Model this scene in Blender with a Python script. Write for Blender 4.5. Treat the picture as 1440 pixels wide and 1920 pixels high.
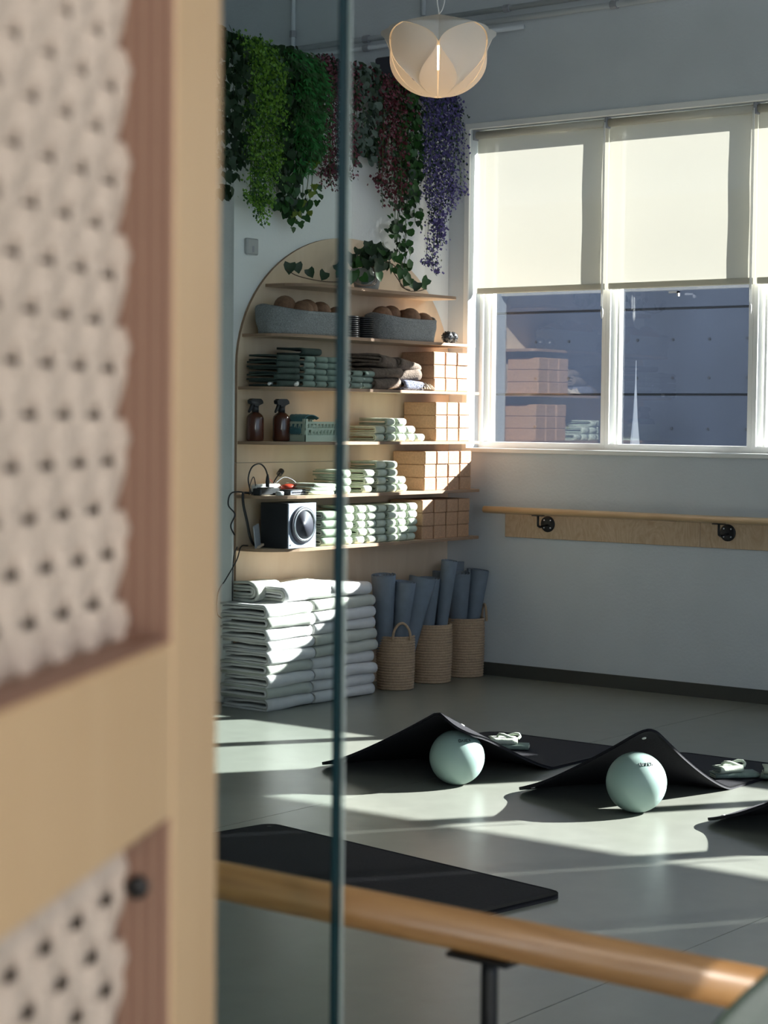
import bpy, bmesh, math, random
from mathutils import Vector, Matrix, noise
random.seed(7)
PI = math.pi; R = math.radians
sc = bpy.context.scene
for o in list(bpy.data.objects): bpy.data.objects.remove(o)
COL = sc.collection

# ------------------------------------------------------------ camera
yaw, pitch, roll = R(37.9483), R(-2.6886), R(0.5966)
d = Vector((math.cos(yaw)*math.cos(pitch), math.sin(yaw)*math.cos(pitch), math.sin(pitch)))
r0 = Vector((math.sin(yaw), -math.cos(yaw), 0)); dn = d.cross(r0)
rx = r0*math.cos(roll) - dn*math.sin(roll); dy = r0*math.sin(roll) + dn*math.cos(roll)
CAM = Vector((-9.5693, -6.9959, 1.5))
cd = bpy.data.cameras.new('camera'); cam = bpy.data.objects.new('camera', cd); COL.objects.link(cam)
up = -dy; back = -d
cam.matrix_world = Matrix(((rx.x, up.x, back.x, CAM.x), (rx.y, up.y, back.y, CAM.y), (rx.z, up.z, back.z, CAM.z), (0, 0, 0, 1)))
cd.sensor_fit = 'HORIZONTAL'; cd.sensor_width = 36; cd.lens = 3723.77/1440*36
cd.clip_start = 0.05; cd.clip_end = 200
cd.dof.use_dof = True; cd.dof.focus_distance = 8.8; cd.dof.aperture_fstop = 12.5
sc.camera = cam

# ------------------------------------------------------------ world, sun, exposure
w = bpy.data.worlds.new('sky'); sc.world = w; w.use_nodes = True
nt = w.node_tree; nt.nodes.clear()
wo = nt.nodes.new('ShaderNodeOutputWorld'); bg = nt.nodes.new('ShaderNodeBackground')
tc = nt.nodes.new('ShaderNodeTexCoord'); sx = nt.nodes.new('ShaderNodeSeparateXYZ'); cr = nt.nodes.new('ShaderNodeValToRGB')
nt.links.new(tc.outputs['Generated'], sx.inputs[0]); nt.links.new(sx.outputs['Z'], cr.inputs[0])
cr.color_ramp.elements[0].position = 0.0; cr.color_ramp.elements[0].color = (.68, .82, 1.0, 1)
cr.color_ramp.elements[1].position = .8; cr.color_ramp.elements[1].color = (.38, .58, 1.0, 1)
nt.links.new(cr.outputs[0], bg.inputs[0]); bg.inputs[1].default_value = 1.45
nt.links.new(bg.outputs[0], wo.inputs[0])
sun_d = bpy.data.lights.new('sun', 'SUN'); sun_d.energy = 34; sun_d.angle = R(.6); sun_d.color = (1, .955, .89)
sun = bpy.data.objects.new('sun', sun_d); COL.objects.link(sun)
SUN = Vector((-1, .66, -.60)).normalized()
sun.rotation_euler = SUN.to_track_quat('-Z', 'Y').to_euler(); sun.location = (6, -5, 7)
for i_, (loc_, aim_, en_, sz_) in enumerate([((-8.9, -9.3, 3.0), (-8.95, -6.35, 1.4), 105, 42), ((-9.9, -8.6, 3.0), (-8.95, -6.35, 1.2), 65, 42)]):  # added unseen spots that brighten the door, no fixtures modelled
    ld_ = bpy.data.lights.new('door_fill_spot', 'SPOT'); ld_.energy = en_; ld_.color = (1, .84, .68); ld_.spot_size = R(sz_); ld_.spot_blend = .6; ld_.shadow_soft_size = .12
    lo_ = bpy.data.objects.new('door_fill_spot', ld_); COL.objects.link(lo_); lo_.location = loc_; lo_.rotation_euler = (Vector(aim_)-Vector(loc_)).to_track_quat('-Z', 'Y').to_euler()
ld_ = bpy.data.lights.new('barre_fill_spot', 'SPOT'); ld_.energy = 420; ld_.color = (1, .95, .88); ld_.spot_size = R(.75); ld_.spot_blend = .25; ld_.shadow_soft_size = .004  # added unseen spot standing in for the sunlit patch on the barre end
lo_ = bpy.data.objects.new('barre_fill_spot', ld_); COL.objects.link(lo_); lo_.location = (-9.3, -8.6, 2.7); lo_.rotation_euler = (Vector((-8.012, -6.187, 1.008))-lo_.location).to_track_quat('-Z', 'Y').to_euler()
sc.view_settings.view_transform = 'Standard'; sc.view_settings.look = 'None'
sc.view_settings.exposure = 0.0; sc.view_settings.gamma = 1; sc.view_settings.use_curve_mapping = False
sc.cycles.use_denoising = True; sc.cycles.max_bounces = 10; sc.cycles.diffuse_bounces = 6
sc.cycles.transparent_max_bounces = 16; sc.cycles.caustics_reflective = False; sc.cycles.caustics_refractive = False

# ------------------------------------------------------------ materials
def mat(name, col, rough=.6, metal=0, spec=.5, noise_s=0, noise_a=.0, bump=0, bscale=None, stretch=(1, 1, 1), sheen=0, transl=0, emit=0):
    m = bpy.data.materials.new(name); m.use_nodes = True; n = m.node_tree; b = n.nodes['Principled BSDF']
    b.inputs['Base Color'].default_value = (*col, 1); b.inputs['Roughness'].default_value = rough
    b.inputs['Metallic'].default_value = metal; b.inputs['Specular IOR Level'].default_value = spec
    if sheen: b.inputs['Sheen Weight'].default_value = sheen
    if emit:
        b.inputs['Emission Color'].default_value = (*col, 1); b.inputs['Emission Strength'].default_value = emit
    if noise_s:
        t = n.nodes.new('ShaderNodeTexCoord'); mp = n.nodes.new('ShaderNodeMapping'); mp.inputs['Scale'].default_value = stretch
        nz = n.nodes.new('ShaderNodeTexNoise'); nz.inputs['Scale'].default_value = noise_s; nz.inputs['Detail'].default_value = 5
        n.links.new(t.outputs['Object'], mp.inputs[0]); n.links.new(mp.outputs[0], nz.inputs['Vector'])
        if noise_a:
            rp = n.nodes.new('ShaderNodeValToRGB')
            rp.color_ramp.elements[0].position = .3; rp.color_ramp.elements[1].position = .7
            rp.color_ramp.elements[0].color = (*[c*(1-noise_a) for c in col], 1)
            rp.color_ramp.elements[1].color = (*[min(1, c*(1+noise_a)) for c in col], 1)
            n.links.new(nz.outputs['Fac'], rp.inputs[0]); n.links.new(rp.outputs[0], b.inputs['Base Color'])
        if bump:
            bp = n.nodes.new('ShaderNodeBump'); bp.inputs['Strength'].default_value = bump; bp.inputs['Distance'].default_value = .01
            src = nz
            if bscale:
                src = n.nodes.new('ShaderNodeTexNoise'); src.inputs['Scale'].default_value = bscale; n.links.new(t.outputs['Object'], src.inputs['Vector'])
            n.links.new(src.outputs['Fac'], bp.inputs['Height']); n.links.new(bp.outputs[0], b.inputs['Normal'])
    if transl:
        tr = n.nodes.new('ShaderNodeBsdfTranslucent'); tr.inputs[0].default_value = (*col, 1)
        mx = n.nodes.new('ShaderNodeMixShader'); mx.inputs[0].default_value = transl
        out = n.nodes['Material Output']
        n.links.new(b.outputs[0], mx.inputs[1]); n.links.new(tr.outputs[0], mx.inputs[2]); n.links.new(mx.outputs[0], out.inputs[0])
    return m

def wood(name, c1, c2, scale=4, stretch=(1, 1, 1), rough=.5, dist=3.0, coat=0):
    m = bpy.data.materials.new(name); m.use_nodes = True; n = m.node_tree; b = n.nodes['Principled BSDF']
    t = n.nodes.new('ShaderNodeTexCoord'); mp = n.nodes.new('ShaderNodeMapping'); mp.inputs['Scale'].default_value = stretch
    nz = n.nodes.new('ShaderNodeTexNoise'); nz.inputs['Scale'].default_value = scale; nz.inputs['Detail'].default_value = 6; nz.inputs['Distortion'].default_value = dist
    rp = n.nodes.new('ShaderNodeValToRGB'); e = rp.color_ramp.elements
    e[0].position = .3; e[1].position = .72; e[0].color = (*c2, 1); e[1].color = (*c1, 1)
    n.links.new(t.outputs['Object'], mp.inputs[0]); n.links.new(mp.outputs[0], nz.inputs['Vector'])
    n.links.new(nz.outputs['Fac'], rp.inputs[0]); n.links.new(rp.outputs[0], b.inputs['Base Color'])
    b.inputs['Roughness'].default_value = rough
    if coat: b.inputs['Coat Weight'].default_value = coat; b.inputs['Coat Roughness'].default_value = .25
    return m

def glass(name, tint=(1, 1, 1), ior=1.5, gloss=1.0):
    m = bpy.data.materials.new(name); m.use_nodes = True; n = m.node_tree; n.nodes.clear()
    out = n.nodes.new('ShaderNodeOutputMaterial'); t = n.nodes.new('ShaderNodeBsdfTransparent'); t.inputs[0].default_value = (*tint, 1)
    g = n.nodes.new('ShaderNodeBsdfGlossy'); g.inputs['Roughness'].default_value = .01
    g.inputs['Color'].default_value = (gloss, gloss, gloss, 1)
    lw = n.nodes.new('ShaderNodeLayerWeight'); lw.inputs[0].default_value = .5
    pw = n.nodes.new('ShaderNodeMath'); pw.operation = 'POWER'; pw.inputs[1].default_value = 5; n.links.new(lw.outputs['Facing'], pw.inputs[0])
    f = n.nodes.new('ShaderNodeMath'); f.operation = 'MULTIPLY_ADD'; f.inputs[1].default_value = .96; f.inputs[2].default_value = ((ior-1)/(ior+1))**2; n.links.new(pw.outputs[0], f.inputs[0])
    x = n.nodes.new('ShaderNodeMixShader'); n.links.new(f.outputs[0], x.inputs[0]); n.links.new(t.outputs[0], x.inputs[1]); n.links.new(g.outputs[0], x.inputs[2])
    n.links.new(x.outputs[0], out.inputs[0]); return m

def blind_mat():
    m = bpy.data.materials.new('blind_screen'); m.use_nodes = True; n = m.node_tree; n.nodes.clear()
    out = n.nodes.new('ShaderNodeOutputMaterial'); df = n.nodes.new('ShaderNodeBsdfDiffuse'); tl = n.nodes.new('ShaderNodeBsdfTranslucent'); tp = n.nodes.new('ShaderNodeBsdfTransparent')
    df.inputs[0].default_value = (.72, .70, .60, 1); tl.inputs[0].default_value = (.80, .77, .66, 1)
    a = n.nodes.new('ShaderNodeMixShader'); a.inputs[0].default_value = .14; n.links.new(df.outputs[0], a.inputs[1]); n.links.new(tl.outputs[0], a.inputs[2])
    b = n.nodes.new('ShaderNodeMixShader'); b.inputs[0].default_value = .022; n.links.new(a.outputs[0], b.inputs[1]); n.links.new(tp.outputs[0], b.inputs[2])
    n.links.new(b.outputs[0], out.inputs[0]); return m

def glint_mat():  # pale see-through material for the reflection painted along the glass edge
    m = bpy.data.materials.new('edge_glint'); m.use_nodes = True; n = m.node_tree; b = n.nodes['Principled BSDF']
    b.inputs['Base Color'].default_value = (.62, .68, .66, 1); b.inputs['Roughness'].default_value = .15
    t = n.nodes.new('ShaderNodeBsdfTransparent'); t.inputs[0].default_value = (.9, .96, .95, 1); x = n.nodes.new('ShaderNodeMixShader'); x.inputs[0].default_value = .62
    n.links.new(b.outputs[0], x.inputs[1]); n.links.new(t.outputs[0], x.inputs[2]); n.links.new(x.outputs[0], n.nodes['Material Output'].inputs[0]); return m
M = dict(
 glint=glint_mat(), lampweb=None,
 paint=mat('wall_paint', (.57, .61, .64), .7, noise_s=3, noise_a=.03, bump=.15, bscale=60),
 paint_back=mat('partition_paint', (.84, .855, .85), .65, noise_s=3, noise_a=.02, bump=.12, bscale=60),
 ceil=mat('ceiling_paint', (.60, .60, .58), .8),
 floor=mat('linoleum', (.212, .222, .192), .31, spec=.5, noise_s=9, noise_a=.06, bump=.05, bscale=220),
 gap=mat('floor_joint', (.05, .05, .05), .6),
 base=mat('vinyl_baseboard', (.055, .056, .048), .5),
 white=mat('white_frame', (.80, .80, .77), .4),
 pvc=mat('grey_white_plastic', (.42, .43, .43), .45),
 glass=glass('window_glass', (.93, .96, .98), 1.52, 1.0),
 pane=glass('clear_glass', (.93, .97, .965), 1.45, .07),
 pane_edge=mat('glass_edge_green', (.004, .022, .026), .15, spec=.4),
 blind=blind_mat(),
 blind_bar=mat('blind_bar', (.62, .60, .52), .6, transl=.25),
 ply=wood('birch_plywood', (.74, .585, .43), (.66, .505, .36), 3.0, (1.2, 1.2, .25), .5),
 ply_edge=mat('plywood_edge', (.30, .19, .12), .6, noise_s=60, noise_a=.25, stretch=(.05, .05, 8)),
 ply_wave=wood('curly_plywood', (.58, .44, .30), (.44, .31, .19), 5.0, (1, 1.8, .8), .5, 6),
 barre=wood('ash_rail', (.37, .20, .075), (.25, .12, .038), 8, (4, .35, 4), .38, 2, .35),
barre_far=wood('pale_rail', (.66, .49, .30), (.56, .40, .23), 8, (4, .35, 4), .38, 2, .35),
 door=wood('beech_door', (.55, .375, .215), (.48, .315, .17), 2.2, (3, 3, .25), .45, 2),
 reed1=mat('ply_layer_dark', (.20, .105, .072), .6), reed2=mat('ply_layer_light', (.29, .17, .12), .6),
 cane=mat('cane', (.50, .405, .335), .6, noise_s=30, noise_a=.12), cane_back=mat('cane_backing', (.11, .07, .05), .8),
 cork=mat('cork', (.43, .255, .15), .75, noise_s=90, noise_a=.14, bump=.1),
 corkball=mat('cork_ball', (.20, .105, .06), .8, noise_s=70, noise_a=.25),
 blacko=mat('black_rubber', (.012, .013, .017), .62, noise_s=120, noise_a=.2, bump=.08),
 matf=mat('exercise_mat', (.009, .009, .013), .8, spec=.25, noise_s=150, noise_a=.3, bump=.15),
 blackm=mat('black_metal', (.012, .012, .013), .45, .3),
 blackp=mat('black_plastic', (.012, .013, .016), .4),
 ball=mat('sage_ball', (.27, .385, .35), .42, noise_s=6, noise_a=.04),
 ink=mat('printed_ink', (.06, .09, .085), .6),
 cream=mat('cream_blanket', (.63, .62, .61), .9, noise_s=14, noise_a=.06, bump=.25, bscale=260, sheen=.2),
 sagebl=mat('sage_blanket', (.48, .49, .43), .9, noise_s=14, noise_a=.06, bump=.25, bscale=260, sheen=.2),
 mint=mat('mint_cloth', (.36, .43, .33), .85, noise_s=30, noise_a=.1, bump=.2, bscale=200),
 mint2=mat('pale_mint_cloth', (.50, .56, .46), .85, noise_s=30, noise_a=.1, bump=.2, bscale=200),
 green=mat('grey_green_cloth', (.17, .23, .20), .85, noise_s=30, noise_a=.12, bump=.2, bscale=200),
 dgreen=mat('dark_green_cloth', (.03, .05, .042), .9, noise_s=30, noise_a=.2, bump=.3, bscale=120),
 taupe=mat('taupe_knit', (.15, .115, .09), .95, noise_s=60, noise_a=.25, bump=.5, bscale=140),
 pattern=mat('blue_patterned_knit', (.13, .14, .19), .95, noise_s=70, noise_a=.9, bump=.5, bscale=140, stretch=(1, 1, 3)),
 fringe=mat('cream_fringe', (.6, .52, .42), .9),
 teal=mat('teal_cloth', (.06, .17, .20), .85, noise_s=20, noise_a=.2),
 crate=mat('mint_plastic', (.50, .60, .50), .4, transl=.15),
 amber=mat('amber_glass', (.075, .020, .010), .12, spec=.8),
 grey_b=mat('grey_rope', (.23, .24, .245), .9, noise_s=160, noise_a=.3, bump=.6),
 coil=mat('seagrass_coil', (.40, .285, .185), .8, noise_s=110, noise_a=.15, bump=.15, stretch=(1, 1, .5)),
 rollm=mat('slate_mat', (.145, .18, .225), .7, noise_s=25, noise_a=.06),
 silver=mat('silver_panel', (.42, .46, .56), .35, .2), ring=mat('chrome_ring', (.55, .58, .63), .25, .8), cone=mat('speaker_cone', (.03, .03, .045), .5),
 red=mat('red_plastic', (.35, .035, .015), .35), grey=mat('grey_plastic', (.32, .33, .36), .4),
 conc=mat('pot_concrete', (.30, .31, .30), .7, noise_s=25, noise_a=.12),
 leafd=mat('leaf_dark', (.014, .040, .014), .45, transl=.15, noise_s=25, noise_a=.3), leafm=mat('leaf_mid', (.03, .10, .022), .45, transl=.25, noise_s=25, noise_a=.3),
 leafl=mat('leaf_lime', (.16, .34, .035), .5, transl=.3, noise_s=25, noise_a=.25), leafb=mat('leaf_bright', (.03, .22, .045), .5, transl=.3, noise_s=25, noise_a=.3),
 leafy=mat('leaf_yellow', (.17, .24, .03), .5, transl=.3), leafg=mat('leaf_eucalyptus', (.10, .145, .12), .6, transl=.2, noise_s=25, noise_a=.25),
 pink=mat('flower_pink', (.20, .055, .085), .6, transl=.2, noise_s=40, noise_a=.4), burg=mat('flower_burgundy', (.115, .018, .028), .6, transl=.2, noise_s=40, noise_a=.4),
 purple=mat('flower_purple', (.115, .095, .28), .6, transl=.2, noise_s=40, noise_a=.3),
 stem=mat('stem_green', (.06, .11, .035), .6), stemb=mat('stem_brown', (.10, .06, .035), .7),
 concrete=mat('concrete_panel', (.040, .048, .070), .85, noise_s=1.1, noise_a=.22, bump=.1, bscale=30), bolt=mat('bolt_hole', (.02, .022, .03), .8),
 ground=mat('asphalt', (.18, .18, .18), .9, noise_s=5, noise_a=.1),
 lampsheet=mat('lamp_sheet', (.78, .76, .72), .5, transl=.34), bulb=mat('bulb', (1, .62, .30), .5, emit=12),
)

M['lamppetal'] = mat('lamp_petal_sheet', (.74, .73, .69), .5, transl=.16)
M['lampweb'] = mat('lamp_shoulder_sheet', (.50, .51, .49), .55, transl=.06)  # greyer than the other sheets: the shoulder's unlit look put into its colour
# ------------------------------------------------------------ helpers
class MB:
    def __init__(s): s.v = []; s.f = []; s.m = []; s.cm = 0
    def add(s, vs, fs, m=None):
        n = len(s.v); s.v += [tuple(p) for p in vs]; s.f += [tuple(i+n for i in f) for f in fs]; s.m += [s.cm if m is None else m]*len(fs); return s
    def box(s, x0, x1, y0, y1, z0, z1, b=0, m=None):
        if b <= 0:
            vs = [(x, y, z) for z in (z0, z1) for x, y in ((x0, y0), (x1, y0), (x1, y1), (x0, y1))]
            return s.add(vs, [(3, 2, 1, 0), (4, 5, 6, 7), (0, 1, 5, 4), (1, 2, 6, 5), (2, 3, 7, 6), (3, 0, 4, 7)], m)
        bm = bmesh.new(); bmesh.ops.create_cube(bm, size=1)
        for v in bm.verts: v.co = Vector(((x0+x1)/2+v.co.x*(x1-x0), (y0+y1)/2+v.co.y*(y1-y0), (z0+z1)/2+v.co.z*(z1-z0)))
        bmesh.ops.bevel(bm, geom=list(bm.edges), offset=b, segments=1, affect='EDGES')
        bm.verts.index_update(); s.add([v.co[:] for v in bm.verts], [[v.index for v in f.verts] for f in bm.faces], m); bm.free(); return s
    def prism(s, pts, z0, z1, ax='z', m=None):
        n = len(pts)
        def q(a, b, c): return {'z': (a, b, c), 'y': (a, c, b), 'x': (c, a, b)}[ax]
        vs = [q(a, b, z0) for a, b in pts]+[q(a, b, z1) for a, b in pts]
        return s.add(vs, [tuple(range(n))[::-1], tuple(range(n, 2*n))]+[(i, (i+1) % n, (i+1) % n+n, i+n) for i in range(n)], m)
    def tube(s, path, r, n=8, cap=True, m=None):
        path = [Vector(p) for p in path]; k = len(path); rs = r if isinstance(r, (list, tuple)) else [r]*k
        vs = []; t0 = None; nrm = None
        for i, p in enumerate(path):
            t = (path[min(i+1, k-1)]-path[max(i-1, 0)]).normalized()
            if nrm is None:
                a = Vector((0, 0, 1)) if abs(t.z) < .9 else Vector((1, 0, 0)); nrm = t.cross(a).normalized()
            else: nrm = (nrm-t*nrm.dot(t)).normalized()
            b = t.cross(nrm)
            for j in range(n): a = 2*PI*j/n; vs.append(p+(nrm*math.cos(a)+b*math.sin(a))*rs[i])
        fs = [(i*n+j, i*n+(j+1) % n, (i+1)*n+(j+1) % n, (i+1)*n+j) for i in range(k-1) for j in range(n)]
        if cap: fs += [tuple(range(n))[::-1], tuple(range((k-1)*n, k*n))]
        return s.add(vs, fs, m)
    def lathe(s, prof, n=24, c=(0, 0, 0), m=None, sxy=(1, 1)):
        vs = []; k = len(prof)
        for rr, z in prof:
            for j in range(n): a = 2*PI*j/n; vs.append((c[0]+rr*math.cos(a)*sxy[0], c[1]+rr*math.sin(a)*sxy[1], c[2]+z))
        fs = [(i*n+j, i*n+(j+1) % n, (i+1)*n+(j+1) % n, (i+1)*n+j) for i in range(k-1) for j in range(n)]
        if prof[0][0] > 1e-4: fs.append(tuple(range(n))[::-1])
        if prof[-1][0] > 1e-4: fs.append(tuple(range((k-1)*n, k*n)))
        return s.add(vs, fs, m)
    def sphere(s, c, r, n=20, m=None, sc=(1, 1, 1)):
        bm = bmesh.new(); bmesh.ops.create_uvsphere(bm, u_segments=n, v_segments=max(6, n//2), radius=r); bm.verts.index_update()
        s.add([(c[0]+v.co.x*sc[0], c[1]+v.co.y*sc[1], c[2]+v.co.z*sc[2]) for v in bm.verts], [[v.index for v in f.verts] for f in bm.faces], m); bm.free(); return s
    def mesh(s, name, mats, smooth=False):
        me = bpy.data.meshes.new(name); me.from_pydata(s.v, [], s.f)
        for mm in (mats if isinstance(mats, (list, tuple)) else [mats]): me.materials.append(M[mm] if isinstance(mm, str) else mm)
        me.polygons.foreach_set('material_index', s.m)
        me.update()
        if smooth: me.shade_smooth() if hasattr(me, 'shade_smooth') else me.polygons.foreach_set('use_smooth', [True]*len(me.polygons))
        return me

def obj(name, me, parent=None, loc=(0, 0, 0), rot=(0, 0, 0), scale=None):
    o = bpy.data.objects.new(name, me); COL.objects.link(o)
    if parent: o.parent = parent
    o.location = loc; o.rotation_euler = rot
    if scale: o.scale = scale if isinstance(scale, (tuple, list)) else (scale,)*3
    return o
def thing(name, label, cat, loc=(0, 0, 0), rot=(0, 0, 0), group=None, me=None):
    o = obj(name, me, None, loc, rot); o['label'] = label; o['category'] = cat
    if group: o['group'] = group
    return o
def struct(name, me, loc=(0, 0, 0), label=None):
    o = obj(name, me, None, loc); o['kind'] = 'structure'
    if label: o['label'] = label
    return o
def stuff(o): o['kind'] = 'stuff'; return o
def smooth_path(pts, n=8):
    pts = [Vector(p) for p in pts]; out = []
    P = [pts[0]*2-pts[1]]+pts+[pts[-1]*2-pts[-2]]
    for i in range(1, len(P)-2):
        a, b, c, e = P[i-1:i+3]
        for j in range(n):
            t = j/n; out.append(.5*((2*b)+(c-a)*t+(2*a-5*b+4*c-e)*t*t+(3*b-a-3*c+e)*t**3))
    out.append(pts[-1]); return out
ORD = ['first', 'second', 'third', 'fourth', 'fifth', 'sixth', 'seventh', 'eighth', 'ninth', 'tenth', 'eleventh', 'twelfth']

# ------------------------------------------------------------ room shell
fl = struct('floor', MB().box(-14, .26, -13, 3.0, -.12, -.003).mesh('floor', 'gap'))
ys = [-13, -10.67, -8.53, -6.39, -4.25, -2.10, .05, 3.0]
for a, b in zip(ys[:-1], ys[1:]):
    obj('linoleum_sheet', MB().box(-14, 0, a+.0018, b-.0018, -.003, 0).mesh('linoleum_sheet', 'floor'), fl)
struct('ceiling', MB().box(-13, .26, -13, 3.0, 5.0, 5.2).mesh('ceiling', 'ceil'))
SILL, HEAD, WT, PITCH = 1.33, 3.20, .26, .926
wr = MB()
wr.box(0, WT, -13, 3.0, 0, SILL).box(0, .2, -13, 3.0, HEAD, 5.0)
G1 = (-3.80, -.152); G2 = (-7.95, -4.25)
wr.box(0, WT, G1[1], 3.0, SILL, HEAD).box(0, .2, G2[1], G1[0], SILL, HEAD).box(0, .2, -13, G2[0], SILL, HEAD)
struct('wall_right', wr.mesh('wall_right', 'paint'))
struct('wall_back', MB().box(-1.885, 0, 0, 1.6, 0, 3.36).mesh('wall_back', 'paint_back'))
struct('wall_left', MB().box(-13, .2, 3.0, 3.2, 0, 5.0).mesh('wall_left', 'paint'))
struct('wall_front', MB().box(-13, .2, -13.2, -13, 0, .5).box(-13, .2, -13.2, -13, 4.8, 5.0).box(-13, -12.5, -13.2, -13, .5, 4.8).box(-.5, .2, -13.2, -13, .5, 4.8).mesh('wall_front', 'paint'))  # unseen wall, its wide opening shaped to let sky light onto the back wall
struct('wall_rear', MB().box(-13.2, -13, -13.2, 3.2, 0, 5.0).mesh('wall_rear', 'paint'))
struct('baseboard_right', MB().box(-.012, 0, -13, 0, 0, .075).mesh('baseboard_right', 'base'))
struct('trim_1', MB().box(-1.892, -1.883, -.004, .004, 0, 3.36).box(-1.889, -1.885, .18, .20, 0, 3.36).mesh('trim_1', 'paint_back'))
# low wall carrying the glass partition of the entrance side
struct('wall_near', MB().box(-8.16, -8.04, -7.6, 2.9, 0, .78).mesh('wall_near', 'paint'))

# windows: frame + pane per opening
def windows(y_left, first, n, start):
    for i in range(n):
        y1 = y_left-i*PITCH; y0 = y_left-(i+1)*PITCH; c = (y0+y1)/2; k = start+i
        win = bpy.data.objects.new('window_%d' % k, None); COL.objects.link(win); win.location = (0, c, SILL); win['kind'] = 'structure'
        e0 = y0-c+.0005 if i < n-1 else y0-c+.03; e1 = (y1 if i else first)-c-.0005; fw = .026; z1 = HEAD-SILL
        f = MB(); a, b = .11, .225
        f.box(a, b, e0, e0+fw, 0, z1).box(a, b, e1-fw, e1, 0, z1)
        f.box(a, b, e0+fw, e1-fw, 0, .040).box(a, b, e0+fw, e1-fw, z1-.035, z1)
        f.box(.165, .205, e0+fw, e0+fw+.014, .040, z1-.035).box(.165, .205, e1-fw-.030, e1-fw-.014, .040, z1-.035)
        obj('window_frame', f.mesh('window_frame', 'white'), win)
        obj('pane', MB().box(.188, .192, e0+fw-.004, e1-fw+.004, .035, z1-.030).mesh('pane', 'glass'), win)
        if k == 2: obj('window_catch', MB().box(.09, .11, -.03, .03, .88, .89).box(.09, .11, -.03, -.022, .862, .89).mesh('window_catch', 'grey'), win, (0, .02, 0))
windows(-.104, -.152, 4, 1); windows(-4.245, -4.25, 4, 5)
struct('trim_2', MB().box(-.022, .11, G1[0], G1[1]-.0005, SILL-.022, SILL+.004, .004).mesh('trim_2', 'white'))
struct('trim_3', MB().box(-.022, .11, G2[0], G2[1], SILL-.022, SILL+.004, .004).mesh('trim_3', 'white'))
struct('trim_4', MB().box(-.012, .004, G1[0]-.02, G1[1]+.035, HEAD, HEAD+.035, .003).box(-.012, .004, G1[1], G1[1]+.035, SILL-.02, HEAD, .003).mesh('trim_4', 'white'))
# roller blinds
names = ['first roller blind from the shelf corner, cream, half lowered', 'second roller blind from the shelf corner with a small shadow of a window catch',
 'third roller blind from the shelf corner, only its left edge in view', 'fourth roller blind from the shelf corner, outside the view', 'blind']
def blind(y0, y1, label, group, zb=2.245):
    t = thing('roller_blind', label, 'blind', (.045, (y0+y1)/2, HEAD-.03), group=group); h = (y1-y0)/2
    fab = MB()
    nseg = 14
    vs = []; top = 0; bot = zb-(HEAD-.03)
    for k in range(nseg+1):
        z = top+(bot-top)*k/nseg
        for y in (-h+.001, h-.001): vs += [(.012+.002*math.sin(k*.9), y, z)]
    fab.add(vs, [(2*k, 2*k+1, 2*k+3, 2*k+2) for k in range(nseg)])
    obj('fabric', fab.mesh('fabric', 'blind', True), t)
    obj('roller_tube', MB().tube([(-.004, -h+.01, 0), (-.004, h-.01, 0)], .023, 16).mesh('roller_tube', 'blind_bar', True), t)
    obj('bottom_bar', MB().box(.002, .022, -h+.012, h-.012, bot-.005, bot+.03, .004).mesh('bottom_bar', 'blind_bar'), t)
    obj('bracket', MB().box(-.03, .02, -h, -h+.006, -.03, .03).mesh('bracket', 'grey'), t)
    obj('bracket', MB().box(-.03, .02, h-.006, h, -.03, .03).mesh('bracket', 'grey'), t)
    ch = obj('pull_chain', MB().tube([(-.03, -h+.002, 0), (-.03, -h+.002, bot-.12)], .0035, 6).tube([(-.022, -h+.014, 0), (-.024, -h+.012, bot-.10)], .003, 6).mesh('pull_chain', 'white'), t)
    obj('chain_weight', MB().lathe([(.002, .03), (.007, .02), (.008, 0), (.003, -.03)], 8, (-.03, -h+.002, bot-.14)).mesh('chain_weight', 'white', True), ch)
bl = ['cream roller blind nearest the shelf corner, lowered over half its window', 'cream roller blind second from the shelf corner, a catch shadow near its hem',
 'cream roller blind third from the shelf corner, cut by the right edge of the picture', 'cream roller blind fourth from the shelf corner']
for i in range(4):
    y1 = (-.139-i*PITCH) if i else -.160; blind(-.139-(i+1)*PITCH+.002 if i < 3 else -3.797, y1-.001, bl[i], 'cream roller blinds of the window row')
for i in range(4):
    y1 = -4.28-i*PITCH if i else -4.262; blind(-4.28-(i+1)*PITCH+.002 if i < 3 else -7.947, y1-.001, 'cream roller blind %s beyond the wall pier' % ORD[i], 'cream roller blinds beyond the pier')
# outside
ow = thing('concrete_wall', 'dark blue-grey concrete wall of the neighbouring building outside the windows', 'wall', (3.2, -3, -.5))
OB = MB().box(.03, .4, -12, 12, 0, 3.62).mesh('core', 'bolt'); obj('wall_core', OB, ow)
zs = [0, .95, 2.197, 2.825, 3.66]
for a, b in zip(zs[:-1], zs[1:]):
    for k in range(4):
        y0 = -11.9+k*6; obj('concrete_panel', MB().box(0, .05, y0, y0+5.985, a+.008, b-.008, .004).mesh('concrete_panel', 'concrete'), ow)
bh = MB()
for z in (1.35, 1.95, 2.32, 2.6):
    for k in range(26): bh.lathe([(.008, -.002), (.008, .002)], 8, (0, 0, 0)) if False else bh.prism([(-.001+.012*math.cos(a*PI/3)+(-3+k*.3), z+.012*math.sin(a*PI/3)) for a in range(6)], -.004, .003, 'x')
stuff(obj('bolt_holes', bh.mesh('bolt_holes', 'bolt'), ow))
gr = struct('ground', MB().box(.2, 40, -30, 30, -.8, -.5).mesh('ground', 'ground'))
sp = thing('pale_spire', 'slender pale spire on splayed legs seen through the second window', 'obelisk', (2.9, .43, -.5))  # slim pale spire shape standing before the concrete wall
obj('spire', MB().lathe([(.052, 0), (.05, .02), (.02, .30), (.006, .55), (.002, .72)], 4, (0, 0, 1.72)).mesh('spire', 'grey'), sp)
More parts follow.
